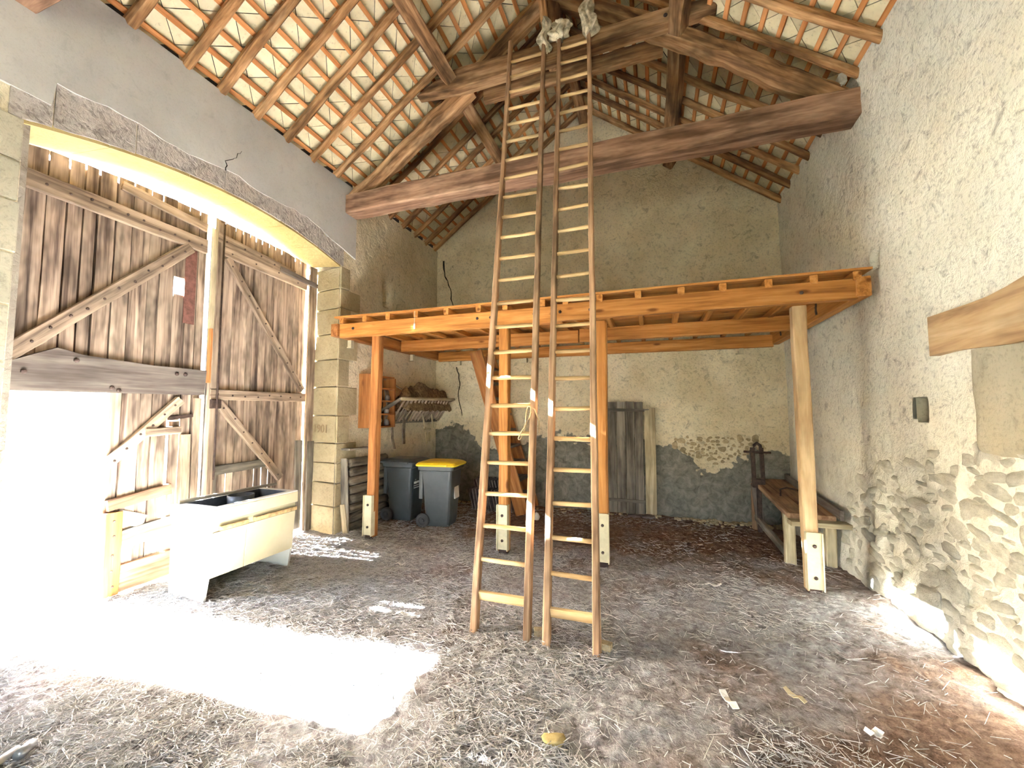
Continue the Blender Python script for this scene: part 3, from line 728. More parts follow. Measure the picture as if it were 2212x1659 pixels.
for a, b in zip(ys_[:-1], ys_[1:]):
    g = random.choice((0.003, 0.004, 0.005, 0.008))
    top_a, top_b = doortop(a)-random.uniform(0, .01), doortop(b)-random.uniform(0, .01)
    if a < WY-0.02:
        plankv(dl, a+g, b-g, WZ+.02, top_a, top_b)
        if b > WY+0.03: plankv(dl, max(a, WY), b-g, 0.02, WZ+.01)
    elif 2.76 < (a+b)/2 < 2.90:      # board with the square hole in it
        plankv(dl, a+g, b-g, 3.03, top_a, top_b); plankv(dl, a+g, b-g, 1.55, 2.85)
        plankv(dl, a+0.022, b-g, 0.03, 1.54)
    else: plankv(dl, a+g, b-g, 0.03, top_a, top_b)
def light_block(parent, y0, y1, z0, z1): box('light_block_board', XD-.062, XD-.045, y0, y1, z0, z1, 'darkboard', parent, 0)  # sheets added behind the planks to stop light through the joints
for q_ in ((1.60, 1.96, 1.84, 3.715), (1.95, 2.755, 1.84, 3.77), (2.93, 3.09, 0.05, 3.80), (2.33, 2.76, 0.05, 1.84), (2.75, 2.94, 3.035, 3.795), (2.75, 2.94, 1.60, 2.845)): light_block(dl, *q_)
board(dl, (1.61, 3.475), (3.07, 3.44), 0.15, nails=11, name='top_rail')
board(dl, (2.30, 3.73), (3.07, 3.655), 0.085, th=0.03, name='top_rail')
board(dl, (2.90, 3.37), (1.62, 2.03), 0.115, nails=12, name='brace')
# broad dark board above the wicket (peaked top edge)
poly = [(1.605, 1.80), (3.10, 1.815), (3.115, 2.08), (2.6, 2.085), (2.1, 2.12), (1.93, 2.16), (1.61, 1.99)]
o = prism_yz('wide_board', poly, XD+0.002, XD+0.05, 'darkboard', dl); o['label'] = 'broad dark board over the wicket'
nail_heads([(XD+.052, y, z) for y, z in ((1.75, 1.95), (2.05, 2.07), (2.3, 1.85), (2.82, 2.02), (2.9, 2.02), (2.35, 1.83))], o, 0.02)
board(dl, (2.88, 1.76), (2.30, 1.16), 0.09, nails=6, name='brace')
board(dl, (2.33, 0.80), (2.83, 0.87), 0.10, mat='bench', name='rail')  # darker woods on these lower boards counter the strong light through their colour
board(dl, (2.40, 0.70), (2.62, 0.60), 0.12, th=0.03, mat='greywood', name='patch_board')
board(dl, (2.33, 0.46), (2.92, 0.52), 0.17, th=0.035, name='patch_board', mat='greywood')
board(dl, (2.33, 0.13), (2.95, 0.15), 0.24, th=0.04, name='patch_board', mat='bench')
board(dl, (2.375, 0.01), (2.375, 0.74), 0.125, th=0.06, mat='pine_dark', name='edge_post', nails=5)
board(dl, (2.58, 1.44), (2.88, 1.45), 0.075, th=0.07, mat='rail', name='block')
o = box('iron_plate', XD+0.004, XD+0.012, 2.875, 2.985, 2.56, 3.36, 'rustplate', dl, 0.001); o['label'] = 'rusty iron sheet patch'
board(dl, (2.79, 1.57), (3.06, 1.60), 0.035, th=0.02, mat='iron', name='latch')
board(dl, (3.055, 0.05), (3.055, 1.78), 0.07, th=0.03, mat='rail', name='stile'); board(dl, (2.96, 0.05), (2.96, 1.40), 0.085, th=0.03, mat='rail', name='stile')

dr = thing('door_2', (XD, 3.8, 0), 'right leaf of the weathered barn door with two diagonal braces', None); dr['kind'] = 'structure'
ys_ = [3.17]
while ys_[-1] < 4.36: ys_.append(ys_[-1]+random.uniform(0.075, 0.125))
ys_ = ys_[:-1]+[4.462]
for i, (a, b) in enumerate(zip(ys_[:-1], ys_[1:])):
    g = random.choice((0.002, 0.003, 0.004, 0.006))
    split = 1.82
    plankv(dr, a+g, b-g, split, doortop(a)-random.uniform(0, .012), doortop(b)-random.uniform(0, .012))
    g2 = random.choice((0.002, 0.002, 0.003, 0.004)); plankv(dr, a+g2, b-g2, 0.04+random.uniform(0, .05), split-0.002)
light_block(dr, 3.172, 3.62, 1.0, 3.79); light_block(dr, 3.61, 4.03, 1.0, 3.765); light_block(dr, 4.02, 4.25, 0.55, 3.745); light_block(dr, 4.24, 4.462, 0.55, 3.725); light_block(dr, 3.172, 3.40, 0.05, 1.0); light_block(dr, 3.415, 3.72, 0.05, 1.0)
board(dr, (3.175, 3.60), (4.22, 3.49), 0.12, nails=5, name='top_rail', th=0.05)
board(dr, (3.175, 3.47), (4.44, 3.40), 0.12, nails=4, name='top_rail')
board(dr, (3.98, 3.50), (4.60, 3.44), 0.07, th=0.07, name='hinge_rail', mat='darkboard')
board(dr, (3.30, 3.40), (4.42, 1.93), 0.085, nails=10, name='brace')
board(dr, (3.165, 1.825), (4.45, 1.825), 0.115, nails=8, name='mid_rail', th=0.06)
board(dr, (3.27, 1.74), (4.12, 0.78), 0.095, nails=7, name='brace')
board(dr, (3.17, 0.98), (3.95, 1.00), 0.10, name='low_rail', th=0.03, mat='greywood')
board(dr, (3.235, 0.10), (3.235, 0.95), 0.10, name='patch_board', th=0.03, mat='greywood')
board(dr, (4.41, 0.05), (4.41, 1.24), 0.11, name='patch_board', th=0.025, mat='greywood')
board(dr, (3.200, 0.05), (3.200, 3.77), 0.075, name='stile', th=0.05, mat='rail', segs=10)
board(dr, (3.150, 2.55), (3.150, 3.80), 0.030, name='cover_strip', th=0.06, mat='palewood'); board(dr, (3.155, 1.95), (3.155, 2.60), 0.02, name='cover_strip', th=0.05, mat='batten')
o = obj('bolt_rod', *tube([(XD+.085, 3.215, 0.9), (XD+.085, 3.215, 2.2), (XD+.085, 3.215, 3.75)], 0.010, 8), M['iron'], dr, smooth=True)
board(dr, (3.165, 1.72), (3.26, 1.72), 0.10, th=0.09, mat='iron', name='bolt_plate')
board(dr, (3.118, 0.05), (3.118, 3.76), 0.10, name='sun_block_strip', th=0.03, mat='darkboard', x=XD-.13)  # strip added behind the gap between the leaves to keep sun out
board(dr, (4.435, 0.05), (4.435, 3.66), 0.085, name='sun_block_strip', th=0.03, mat='darkboard', x=XD-.13)  # likewise added, blocks sun at the slit beside the frame post
fp = thing('door_frame_post', (XD, 4.57, 0), 'wooden frame post between the barn door and its stone jamb', 'post')
bar('post', (XD+.035, 4.549, 0.0), (XD+.035, 4.550, 3.70), 0.132, 0.03, 'rail', fp, up=(1, 0, 0), segs=12, rough=0.006)
bar('patch_board', (XD+.066, 4.555, 0.0), (XD+.066, 4.560, 1.22), 0.10, 0.025, 'greywood', fp, up=(1, 0, 0), segs=6, rough=0.004)

fp2 = thing('door_frame_post', (XD, 1.55, 0), 'wooden frame post hidden behind the near stone jamb of the barn door', 'post')
bar('post', (XD-.01, 1.545, 0.0), (XD-.01, 1.545, 3.72), 0.115, 0.10, 'rail', fp2, up=(1, 0, 0), segs=12, rough=0.004)

# ================================================================== LOFT PLATFORM
lp = thing('loft_platform', (-1.0, 4.6, 0), 'orange pine loft platform on four posts along the gable wall', 'platform')
BY = 4.455
for x, zt, bx2 in ((-3.46, 2.63, -3.50), (-1.655, 2.63, -1.655), (-0.517, 2.63, -0.527), (1.335, 2.64, 1.36)):
    zb = float(floor_h(x, 4.56))
    mat = 'pine_dark' if x < -3 else ('pine' if x < 1 else 'lintel')
    po = bar('post', (bx2, 4.56, zb+0.03), (x, 4.56, zt), 0.115, 0.115, mat, lp, up=(0, 1, 0), ch=0.1, segs=8, rough=0.005)
    # channel shoe: web with two flanges
    vz = box_data(-0.058, 0.058, 4.478, 4.492, zb+0.06, zb+0.56); vl = box_data(-0.066, -0.056, 4.462, 4.54, zb+0.05, zb+0.56); vr = box_data(0.056, 0.066, 4.462, 4.54, zb+0.05, zb+0.56)
    V_, F_ = join([vz, vl, vr]); sh = obj('post_shoe', [(q_[0], q_[1], q_[2]) for q_ in V_], F_, M['zinc'], po, Matrix.Translation((bx2, 0, 0))); sh['label'] = 'pale channel shoe bolted to the foot of the post'
    for zz_ in (zb+0.44, zb+0.16):
        vv_, ff_ = lathe([(0.016, 0), (0.016, 0.008), (0.008, 0.014)], 8); obj('bolt', vv_, ff_, M['iron'], po, Matrix.Translation((bx2, 4.478, zz_)) @ Matrix.Rotation(math.pi/2, 4, 'X'))
    box('post_foot', bx2-.05, bx2+.05, 4.50, 4.60, zb-0.03, zb+0.07, 'foot', po)
def lbeam(name, a, b, w_, h_, mat='pine'): return bar(name, a, b, w_, h_, mat, lp, ch=0.06, segs=6, rough=0.003)
lbeam('front_beam', (-3.97, BY, 2.722), (-1.03, BY, 2.722), 0.075, 0.185)
lbeam('front_beam', (-1.16, BY+.08, 2.728), (-0.95, BY+.08, 2.728), 0.075, 0.16)
lbeam('front_beam', (-1.02, BY-.002, 2.738), (1.76, BY-.002, 2.742), 0.075, 0.185)
lbeam('side_beam', (XL+.055, 4.40, 2.73), (XL+.055, 7.22, 2.73), 0.11, 0.17, 'pine_dark')
lbeam('side_beam', (XR-.13, 4.40, 2.75), (XR-.13, 7.22, 2.75), 0.11, 0.18)
lbeam('middle_beam', (-3.98, 5.90, 2.72), (-1.0, 5.90, 2.72), 0.075, 0.185); lbeam('middle_beam', (-0.98, 5.90, 2.73), (1.76, 5.90, 2.735), 0.075, 0.185)
lbeam('back_beam', (-3.98, 7.17, 2.70), (-1.0, 7.17, 2.70), 0.075, 0.185); lbeam('back_beam', (-0.98, 7.17, 2.71), (1.76, 7.17, 2.71), 0.075, 0.185)
for x in (-3.93, -3.562, -3.20, -2.786, -2.36, -1.932, -1.595, -1.148, -0.886, -0.514, -0.119, 0.299, 0.678, 1.068, 1.431, 1.76):
    bar('joist', (x, 4.405, 2.855), (x+random.uniform(-.01, .01), 7.2, 2.855), 0.065, 0.078, 'pine', lp, ch=0.1, segs=6, rough=0.004)
ydk = 4.395
while ydk < 7.15:
    bar('deck_board', (XL+.05, ydk+0.07, 2.905), (XR-.06, ydk+.07, 2.912), 0.137, 0.022, 'pine', lp, ch=0.05, segs=4, rough=0.002); ydk += 0.14
lbeam('trimmer', (-0.98, 4.50, 2.79), (-0.70, 5.86, 2.79), 0.055, 0.09)
for x in (-3.75, -1.95, -1.78, -1.25, -0.95, -0.62, 1.33):
    vv_, ff_ = lathe([(0.018, 0), (0.018, 0.008), (0.009, 0.016)], 6); obj('bolt', vv_, ff_, M['iron'], lp, Matrix.Translation((x, BY-.038, 2.74)) @ Matrix.Rotation(math.pi/2, 4, 'X'))
for (x, y, ax) in ((XL+.06, 4.72, 0), (XL+.06, 6.3, 0), (-3.55, YB-.06, 1), (-2.2, YB-.06, 1), (-0.45, YB-.06, 1), (1.33, YB-.06, 1)):
    V_, F_ = join([box_data(-0.03, 0.03, -0.03, 0.03, -0.08, 0.02), box_data(-0.075, 0.03, -0.03, 0.03, -0.09, -0.075)])
    obj('bracket', V_, F_, M['zinc'], lp, Matrix.Translation((x, y, 2.62)) @ Matrix.Rotation(0 if ax == 0 else 0.0, 4, 'Z'))
for x, y in ((1.69, 5.2), (1.69, 6.5)):
    board(lp, (y, 2.68), (y, 2.80), 0.03, mat='iron', name='strap_iron', th=0.012, x=x-0.002)
pc = thing('pull_cord', (-2.80, 4.405, 2.66), 'white light pull hanging on a cord at the loft edge', 'pull cord')
obj('cord', *tube([(-2.80, 4.405, 2.90), (-2.80, 4.40, 2.74)], 0.002, 5), M['white'], pc)
vv_, ff_ = lathe([(0.006, -0.045), (0.012, -0.03), (0.012, 0.02), (0.004, 0.035)], 8); obj('toggle', vv_, ff_, M['white'], pc, Matrix.Translation((-2.80, 4.40, 2.71)), True)

# stair behind the posts
st = thing('wooden_stair', (-2.3, 6.8, -0.05), 'steep wooden stair with orange stringer rising to the loft platform', 'stair')
for yy, mt in ((6.42, 'pine_dark'), (7.02, 'pine_dark')):
    bar('stringer', (-2.02, yy, -0.03), (-2.86, yy, 2.66), 0.045, 0.22, mt, st, up=(1, 0, 0.3), ch=0.05, segs=4, rough=0.002)
for i in range(9):
    t_ = (i+1)/10.0; x = -2.02-0.84*t_; z = -0.03+2.69*t_
    box('tread', x-0.10, x+0.12, 6.44, 7.0, z-0.02, z+0.02, 'darkboard', st)

# ================================================================== LADDERS
def ladder(label, bl, br_, tl, tr, z0, dz, n, group):
    bl, br_, tl, tr = map(Vector, (bl, br_, tl, tr))
    t = thing('ladder', (bl+br_)/2, label, 'ladder', group)
    up = (0, -1, 0.26)
    bar('rail', bl, tl, 0.052, 0.075, 'ladder', t, up=up, ch=0.15, segs=18, rough=0.004, taper=0.8)
    bar('rail', br_, tr, 0.052, 0.075, 'ladder', t, up=up, ch=0.15, segs=18, rough=0.004, taper=0.8)
    for i in range(n):
        z = z0+dz*i
        ta = (z-bl.z)/(tl.z-bl.z); tb = (z-br_.z)/(tr.z-br_.z)
        if ta > 0.99 or tb > 0.99: break
        a = bl.lerp(tl, ta); b = br_.lerp(tr, tb)
        if i == 0: bar('rung', a, b, 0.03, 0.07, 'rung', t, up=(0, -.3, 1), ch=0.1)
        else: bar('rung', a+Vector((0, 0, random.uniform(-.008, .008))), b+Vector((0, 0, random.uniform(-.008, .008))), 0.034, 0.036, 'rung', t, round_=True, segs=4, rough=0.002)
    return t
ladder('long wooden ladder on the left, leaning on the collar beam', (-1.30, 2.92, -0.01), (-0.888, 2.92, -0.01), (-1.554, 4.495, 6.16), (-1.129, 4.455, 5.99), 0.24, 0.2427, 24, 'wooden ladders')
ladder('long wooden ladder on the right, rags tied at its top', (-0.738, 2.91, -0.03), (-0.392, 2.915, -0.03), (-0.945, 4.485, 6.10), (-0.601, 4.46, 6.02), 0.205, 0.2440, 24, 'wooden ladders')
def rag(name, p, sx_, sz_, seed, label, drop=0.0):
    bm = bmesh.new(); bmesh.ops.create_icosphere(bm, subdivisions=4, radius=1); r = np.random.default_rng(seed); ph = r.uniform(0, 6, 8)
    for q_ in bm.verts:
        x, y, z = q_.co; a = math.atan2(y, x)
        k_ = 1+0.28*math.sin(5*a+ph[0]+2*z)+0.16*math.sin(9*a+ph[1]-3*z)+0.12*math.sin(7*z+ph[2]+2*a)
        w_ = 0.55+0.5*max(0, -z)+0.25*max(0, z)
        q_.co = (x*k_*sx_*w_+0.03*math.sin(4*z+ph[3]), y*k_*sx_*w_*0.8, z*sz_*(1+0.12*math.sin(3*a+ph[4]))-drop*abs(x))
    me = bpy.data.meshes.new(name); bm.to_mesh(me); bm.free(); me.materials.append(M['rag']); me.polygons.foreach_set('use_smooth', [True]*len(me.polygons))
    return tag(link(name, me, None, Matrix.Translation(p)), label, 'rag', 'rags tied to the ladder tops')
rag('rag', (-1.115, 4.45, 6.08), 0.085, 0.22, 1, 'dark stained rag wrapped on the right rail top of the left ladder')
rag('rag', (-0.93, 4.43, 6.06), 0.15, 0.11, 2, 'pale bunched rag between the two ladder tops')
rag('rag', (-0.60, 4.42, 6.12), 0.11, 0.24, 3, 'cream rag hanging at the top of the right ladder')
rp = []
for i in range(30):
    t_ = i/29; an = t_*2*math.pi
    rp.append((-0.965-0.045*(1-math.cos(an))+0.02*math.sin(2*an), 3.285-0.02*math.sin(an), 1.68-0.135*(1-math.cos(an))-0.03*math.sin(an)))
rp += [(-0.93, 3.29, 1.66), (-0.905, 3.34, 1.56), (-0.91, 3.36, 1.46)]
tag(obj('rope_loop', *tube(rp, 0.006, 6), M['rope'], None, None, True), 'thin rope looped round a rail of the left ladder', 'rope')

# ================================================================== SINK CABINET
sk = thing('sink_cabinet', (-3.95, 3.05, 0), 'cream enamelled sink cabinet with dark basin beside the wicket', 'cabinet')
x0, x1, y0, y1 = -4.19, -3.72, 2.61, 3.50
zf = float(floor_h(-3.95, 2.6))
def side_panel(y, th):
    pr = [(x0, zf-.01), (x1-0.02, zf-.03), (x1+0.02, 0.20), (x1+0.04, 0.66), (x0, 0.74)]; n = 5
    v = [(x, y, z) for x, z in pr]+[(x, y+th, z) for x, z in pr]
    f = [tuple(range(n)), tuple(reversed(range(n, 2*n)))]+[(i, n+i, n+(i+1) % n, (i+1) % n) for i in range(n)]
    o = obj('side_panel', v, f, M['enamel_w'], sk); bm = bmesh.new(); bm.from_mesh(o.data); bmesh.ops.recalc_face_normals(bm, faces=bm.faces); bm.to_mesh(o.data); bm.free()
side_panel(y0, 0.02); side_panel(y1-0.02, 0.02)
box('back_panel', x0, x0+0.015, y0+.02, y1-.02, zf, 0.70, 'enamel_w', sk)
for a, b in ((y0+0.005, y0+0.33), (y0+0.335, y1-0.005)):
    v, f = box_data(x1+0.005, x1+0.03, a, b, 0.175, 0.575, 0.004)
    v = [(x+0.035*(z-0.17)/0.4-0.01, y, z) for x, y, z in v]
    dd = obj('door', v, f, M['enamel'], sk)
    hv, hf = box_data(x1+0.055, x1+0.085, a+0.05, b-0.005, 0.585, 0.625, 0.008); obj('handle', hv, hf, M['handle'], dd)
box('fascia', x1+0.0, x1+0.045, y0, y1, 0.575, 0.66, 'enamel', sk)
# top: rim around a basin
rim = []
tz0, tz1 = 0.66, 0.79
for (a, b, c_, d_) in ((x0-.01, x1+.065, y0-.015, y0+.075), (x0-.01, x1+.065, y1-.06, y1+.015), (x0-.01, x0+.06, y0+.07, y1-.055), (x1-.005, x1+.065, y0+.07, y1-.055)):
    rim.append(box_data(a, b, c_, d_, tz0+0.01, tz1, 0.012))
obj('rim', *join(rim), M['enamel_w'], sk)
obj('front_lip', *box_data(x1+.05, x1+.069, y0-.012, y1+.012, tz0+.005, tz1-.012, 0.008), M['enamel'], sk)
bs = [box_data(x0+.05, x1+.0, y0+.07, y1-.05, 0.60, 0.615), box_data(x0+.045, x0+.062, y0+.07, y1-.05, 0.60, 0.787), box_data(x1-.012, x1+.001, y0+.07, y1-.05, 0.60, 0.787), box_data(x0+.05, x1, y0+.068, y0+.082, 0.60, 0.787), box_data(x0+.05, x1, y1-.062, y1-.052, 0.60, 0.787)]
obj('basin', *join(bs), M['basin'], sk)
vv_, ff_ = lathe([(0.10, 0.615), (0.115, 0.72), (0.12, 0.80), (0.108, 0.80), (0.10, 0.72), (0.02, 0.64)], 20); pot = obj('pot', vv_, ff_, M['basin'], None, Matrix.Translation((-3.97, 3.10, 0)), True)
tag(pot, 'small dark pot standing in the basin of the sink cabinet', 'pot')
sl = bar('stick', (-4.16, 2.64, 0.805), (-4.02, 3.55, 0.825), 0.04, 0.025, 'greywood', None, segs=6, rough=0.004); tag(sl, 'grey wooden slat lying along the back edge of the sink cabinet', 'slat')

# ================================================================== WHEELIE BINS
def wheelie(label, loc, rz, body, lid, paper):
    t = thing('wheelie_bin', loc, label, 'bin', 'wheelie bins', rz)
    B = WM[t.name]
    # local: front +X, side -Y toward the viewer
    def ring(dx0, dx1, w_, z, c_):
        pts = []
        for sx_, sy_, a0 in ((1, -1, -90), (1, 1, 0), (-1, 1, 90), (-1, -1, 180)):
            cx_ = (dx1-c_) if sx_ > 0 else (dx0+c_); cy__ = sy_*(w_/2-c_)
            for k_ in range(4):
                a = math.radians(a0+30*k_); pts.append((cx_+c_*math.cos(a), cy__+c_*math.sin(a), z))
        return pts
    rings = [ring(-.15, .185, .35, 0.015, .045), ring(-.165, .20, .37, 0.10, .05), ring(-.21, .235, .43, 0.60, .05), ring(-.235, .25, .455, 0.80, .045), ring(-.27, .275, .49, 0.815, .045), ring(-.275, .285, .50, 0.865, .045)]
    v = [p for r_ in rings for p in r_]; n = 16; f = []
    for s in range(len(rings)-1):
        for i in range(n): f.append((s*n+i, s*n+(i+1) % n, (s+1)*n+(i+1) % n, (s+1)*n+i))
    f += [tuple(reversed(range(n))), tuple(range((len(rings)-1)*n, len(rings)*n))]
    bo = obj('body', v, f, M[body], t, B)
    rl = [ring(-.30, .31, .515, 0.868, .05), ring(-.305, .32, .525, 0.89, .05), ring(-.28, .28, .47, 0.918, .06), ring(-.20, .22, .36, 0.935, .06)]
    v = [p for r_ in rl for p in r_]; f = []
    for s in range(len(rl)-1):
        for i in range(n): f.append((s*n+i, s*n+(i+1) % n, (s+1)*n+(i+1) % n, (s+1)*n+i))
    f += [tuple(reversed(range(n))), tuple(range((len(rl)-1)*n, len(rl)*n))]
    li_ = obj('lid', v, f, M[lid], t, B)
    obj('lid_grip', *join([box_data(.05, .20, -.285, -.262, .872, .90, .006), box_data(.05, .20, .262, .285, .872, .90, .006)]), M[lid], li_, B)
    obj('hinge_bar', *tube([(-.325, -.22, .885), (-.33, 0, .89), (-.325, .22, .885)], 0.018, 8), M[body], t, B, True)
    for sy_ in (-1, 1):
        vv_, ff_ = lathe([(0.03, -.028), (0.085, -.028), (0.10, -.018), (0.10, .018), (0.085, .028), (0.055, .022), (0.05, .012), (0.03, .012), (0.026, .034), (0.008, .036)], 22)
        obj('wheel', vv_, ff_, M['rubber'], t, B @ Matrix.Translation((-.185, sy_*0.215, 0.10)) @ Matrix.Rotation(math.pi/2*(1 if sy_ < 0 else -1), 4, 'X'), False)
    obj('axle', *tube([(-.185, -.2, .10), (-.185, .2, .10)], 0.012, 8), M['steel'], t, B)
    # vertical corner ribs on the side seen
    obj('corner_rib', *join([box_data(-.245, -.19, -.225, -.195, .40, .80, .01)]), M[body], bo, B)
    tilt = math.atan2(0.07, 0.70)
    if paper:
        Ms = B @ Matrix.Translation((.228, 0.03, 0.53)) @ Matrix.Rotation(math.pi/2, 4, 'Z') @ Matrix.Rotation(math.pi/2-tilt*0.8, 4, 'X')
        sk_ = obj('sticker', *box_data(-.085, .085, -.14, .14, -.012, 0.006), M['white'], bo, Ms)
        obj('sticker_mark', *join([box_data(-.03, .03, .10, .104, .006, .0075), box_data(-.012, .006, .106, .125, .006, .0075)]), M['ink'], sk_, Ms)
    else:
        Ms = B @ Matrix.Translation((.236, -0.05, 0.58)) @ Matrix.Rotation(math.pi/2, 4, 'Z') @ Matrix.Rotation(math.pi/2-tilt*0.8, 4, 'X')
        lg = text_obj('printed_logo', 'sitreva', 0.075, M['white'], bo, Ms, 0.004)
        vo_, fo_ = [], []
        for k_ in range(14):
            a = 2*math.pi*k_/14
            for rr in (0.022, 0.033): vo_.append((-.05+rr*math.cos(a), .065+rr*math.sin(a), .004))
        for k_ in range(14): j = (k_+1) % 14; fo_.append((2*k_, 2*k_+1, 2*j+1, 2*j))
        obj('printed_ring', vo_, fo_, M['white'], lg, Ms); obj('printed_bar', *box_data(-.11, .11, -.052, -.042, .0, .004), M['white'], lg, Ms); obj('printed_bar', *box_data(-.11, .11, -.085, -.073, .0, .004), M['white'], lg, Ms)
    return t
wheelie('dark green-grey wheelie bin with dark lid and white printed logo', (-3.68, 5.60, -0.02), math.radians(2), 'bin', 'bin', False)
wheelie('grey wheelie bin with a yellow lid and white sticker', (-2.985, 5.47, -0.02), math.radians(6), 'bin2', 'yellow', True)

# ================================================================== LEFT WALL CLUTTER
sf = thing('wall_shelf', (-4.0, 5.3, 1.38), 'brown wooden pigeonhole shelf hung on the left wall behind the first post', 'shelf')
box('side', XL+.01, -3.86, 4.97, 5.0, 1.39, 2.19, 'pine_dark', sf); box('side', XL+.01, -3.86, 5.53, 5.56, 1.39, 2.15, 'pine_dark', sf)
box('back', XL-.01, XL+.02, 5.0, 5.53, 1.39, 2.17, 'darkboard', sf)
for z in (1.40, 1.59, 1.79, 1.98, 2.16): box('shelf_board', XL+.01, -3.865, 5.0, 5.53, z-.012, z+.012, 'pine_dark', sf)
for z, y, h_ in ((1.41, 5.46, .10), (1.60, 5.45, .08), (1.80, 5.47, .09)):
    vv_, ff_ = lathe([(0.035, 0), (0.04, h_*0.6), (0.02, h_)], 10); tag(obj('jar', vv_, ff_, M['steel'], None, Matrix.Translation((-3.95, y, z+.003)), True), 'small dusty jar on the pigeonhole shelf at %s' % {1.41: 'the bottom', 1.60: 'the second level', 1.80: 'the third level'}[z], 'jar', 'jars on the wall shelf')
hr = thing('hay_rack', (-3.9, 6.2, 1.4), 'old slatted wooden hay rack on the left wall heaped with hay', 'rack')
bar('top_rail', (-3.66, 5.42, 1.83), (-3.64, 7.15, 1.86), 0.05, 0.05, 'palewood', hr, round_=True, segs=10, rough=0.006)
bar('bottom_rail', (-4.02, 5.75, 1.46), (-4.02, 7.15, 1.46), 0.05, 0.05, 'greywood', hr, segs=8, rough=0.005)
for i in range(15):
    y = 5.52+i*0.108; bar('slat', (-3.66, y, 1.82), (-4.01, y+0.16+random.uniform(-.03, .03), 1.46), 0.030, 0.022, 'rail', hr, segs=3, rough=0.003)
bar('end_arm', (-4.08, 5.45, 1.62), (-3.66, 5.45, 1.84), 0.05, 0.05, 'greywood', hr); bar('end_arm', (-4.08, 7.1, 1.66), (-3.64, 7.1, 1.86), 0.05, 0.05, 'greywood', hr)
Yh, Th = np.meshgrid(np.linspace(5.65, 7.1, 70), np.linspace(0, 1, 24), indexing='ij')
Zh = 1.64+0.40*np.sin(math.pi*Th)**0.8*(0.6+0.9*fbm(Yh*4, Th*3, 3, 7)+0.35)*sstep(5.6, 5.8, Yh)+0.05*fbm(Yh*22, Th*14, 2, 9)
v, q = gridmesh(np.stack([-4.09+0.43*Th, Yh, Zh], -1)); hy = npobj('hay', v, q, M['hay'], hr, smooth=False); hy['kind'] = 'stuff'
def hang(name, pts, w_, mat, label, cat):
    vs_ = []; fs_ = []
    P = [Vector(p) for p in pts]
    for i, p in enumerate(P):
        vs_ += [tuple(p+Vector((0, -w_/2, 0))), tuple(p+Vector((0, w_/2, 0))), tuple(p+Vector((0.018, w_/2, 0))), tuple(p+Vector((0.018, -w_/2, 0)))]
    for i in range(len(P)-1):
        for k_ in range(4): fs_.append((i*4+k_, i*4+(k_+1) % 4, (i+1)*4+(k_+1) % 4, (i+1)*4+k_))
    fs_ += [(3, 2, 1, 0), tuple((len(P)-1)*4+k_ for k_ in range(4))]
    return tag(obj(name, vs_, fs_, M[mat]), label, cat, 'harness hanging under the hay rack')
hang('leather_strap', [(-4.03, 5.60, 1.80), (-4.0, 5.66, 1.5), (-4.03, 5.72, 1.2), (-4.03, 5.79, 1.02)], 0.045, 'strap', 'dusty leather strap hanging nearest the pigeonhole shelf', 'strap')
hang('leather_strap', [(-3.98, 5.98, 1.52), (-4.02, 6.02, 1.3), (-4.03, 6.05, 1.08)], 0.07, 'strap', 'broad leather strap hanging under the middle of the hay rack', 'strap')
hang('leather_strap', [(-4.0, 5.50, 2.00), (-3.95, 5.50, 1.75), (-4.03, 5.55, 1.42)], 0.12, 'strap', 'dark harness piece draped over the near end of the hay rack', 'strap')
hf_ = thing('drying_frame', (-4.0, 6.6, 1.2), 'small open wooden frame hanging from the hay rack', 'frame')
for a, b in (((6.42, 1.62), (6.62, 1.30)), ((6.75, 1.60), (6.9, 1.33)), ((6.50, 1.34), (6.80, 1.30)), ((6.55, 1.25), (6.68, 1.05)), ((6.68, 1.24), (6.78, 1.08))):
    bar('lath', (-3.90, a[0], a[1]), (-3.95, b[0], b[1]), 0.028, 0.028, 'palewood', hf_)
tag(bar('pole', (-4.05, 5.50, 2.16), (-3.80, 6.05, 1.86), 0.025, 0.025, 'greywood', None, round_=True, segs=6), 'thin pole leaning from the wall onto the hay rack', 'pole')

zl = float(floor_h(-3.95, 5.0))
for i in range(8):
    r_ = 0.062+random.uniform(-.004, .006)
    tag(bar('log', (-4.0+random.uniform(-.015, .015), 4.72+random.uniform(-.03, .02), zl+0.068+i*0.126), (-4.0+random.uniform(-.015, .015), 5.52+random.uniform(-.05, .05), zl+0.068+i*0.126), 2*r_, 2*r_, 'bark', None, round_=True, segs=10, rough=0.005), ('lowest', 'second', 'third', 'fourth', 'fifth', 'sixth', 'seventh', 'topmost')[i]+' log of the stack beside the stone jamb'+(' counted from the floor' if 0 < i < 7 else ''), 'log', 'logs stacked beside the stone jamb')
tag(bar('board', (-3.985, 4.645, zl), (-4.045, 4.645, zl+1.02), 0.115, 0.022, 'greywood', None, up=(0, 1, 0), segs=4, rough=0.003), 'grey board leaning on the wall between jamb and log stack', 'board')
tag(bar('board', (-3.96, 4.62, zl), (-4.03, 4.62, zl+0.40), 0.075, 0.02, 'palewood', None, up=(0, 1, 0), segs=3, rough=0.003), 'short pale offcut leaning against the grey board', 'board')
tag(bar('board', (-3.98, 4.60, 1.115), (-4.0, 5.1, 1.105), 0.14, 0.025, 'greywood', None, segs=4, rough=0.003), 'grey plank lying on top of the log stack', 'board')

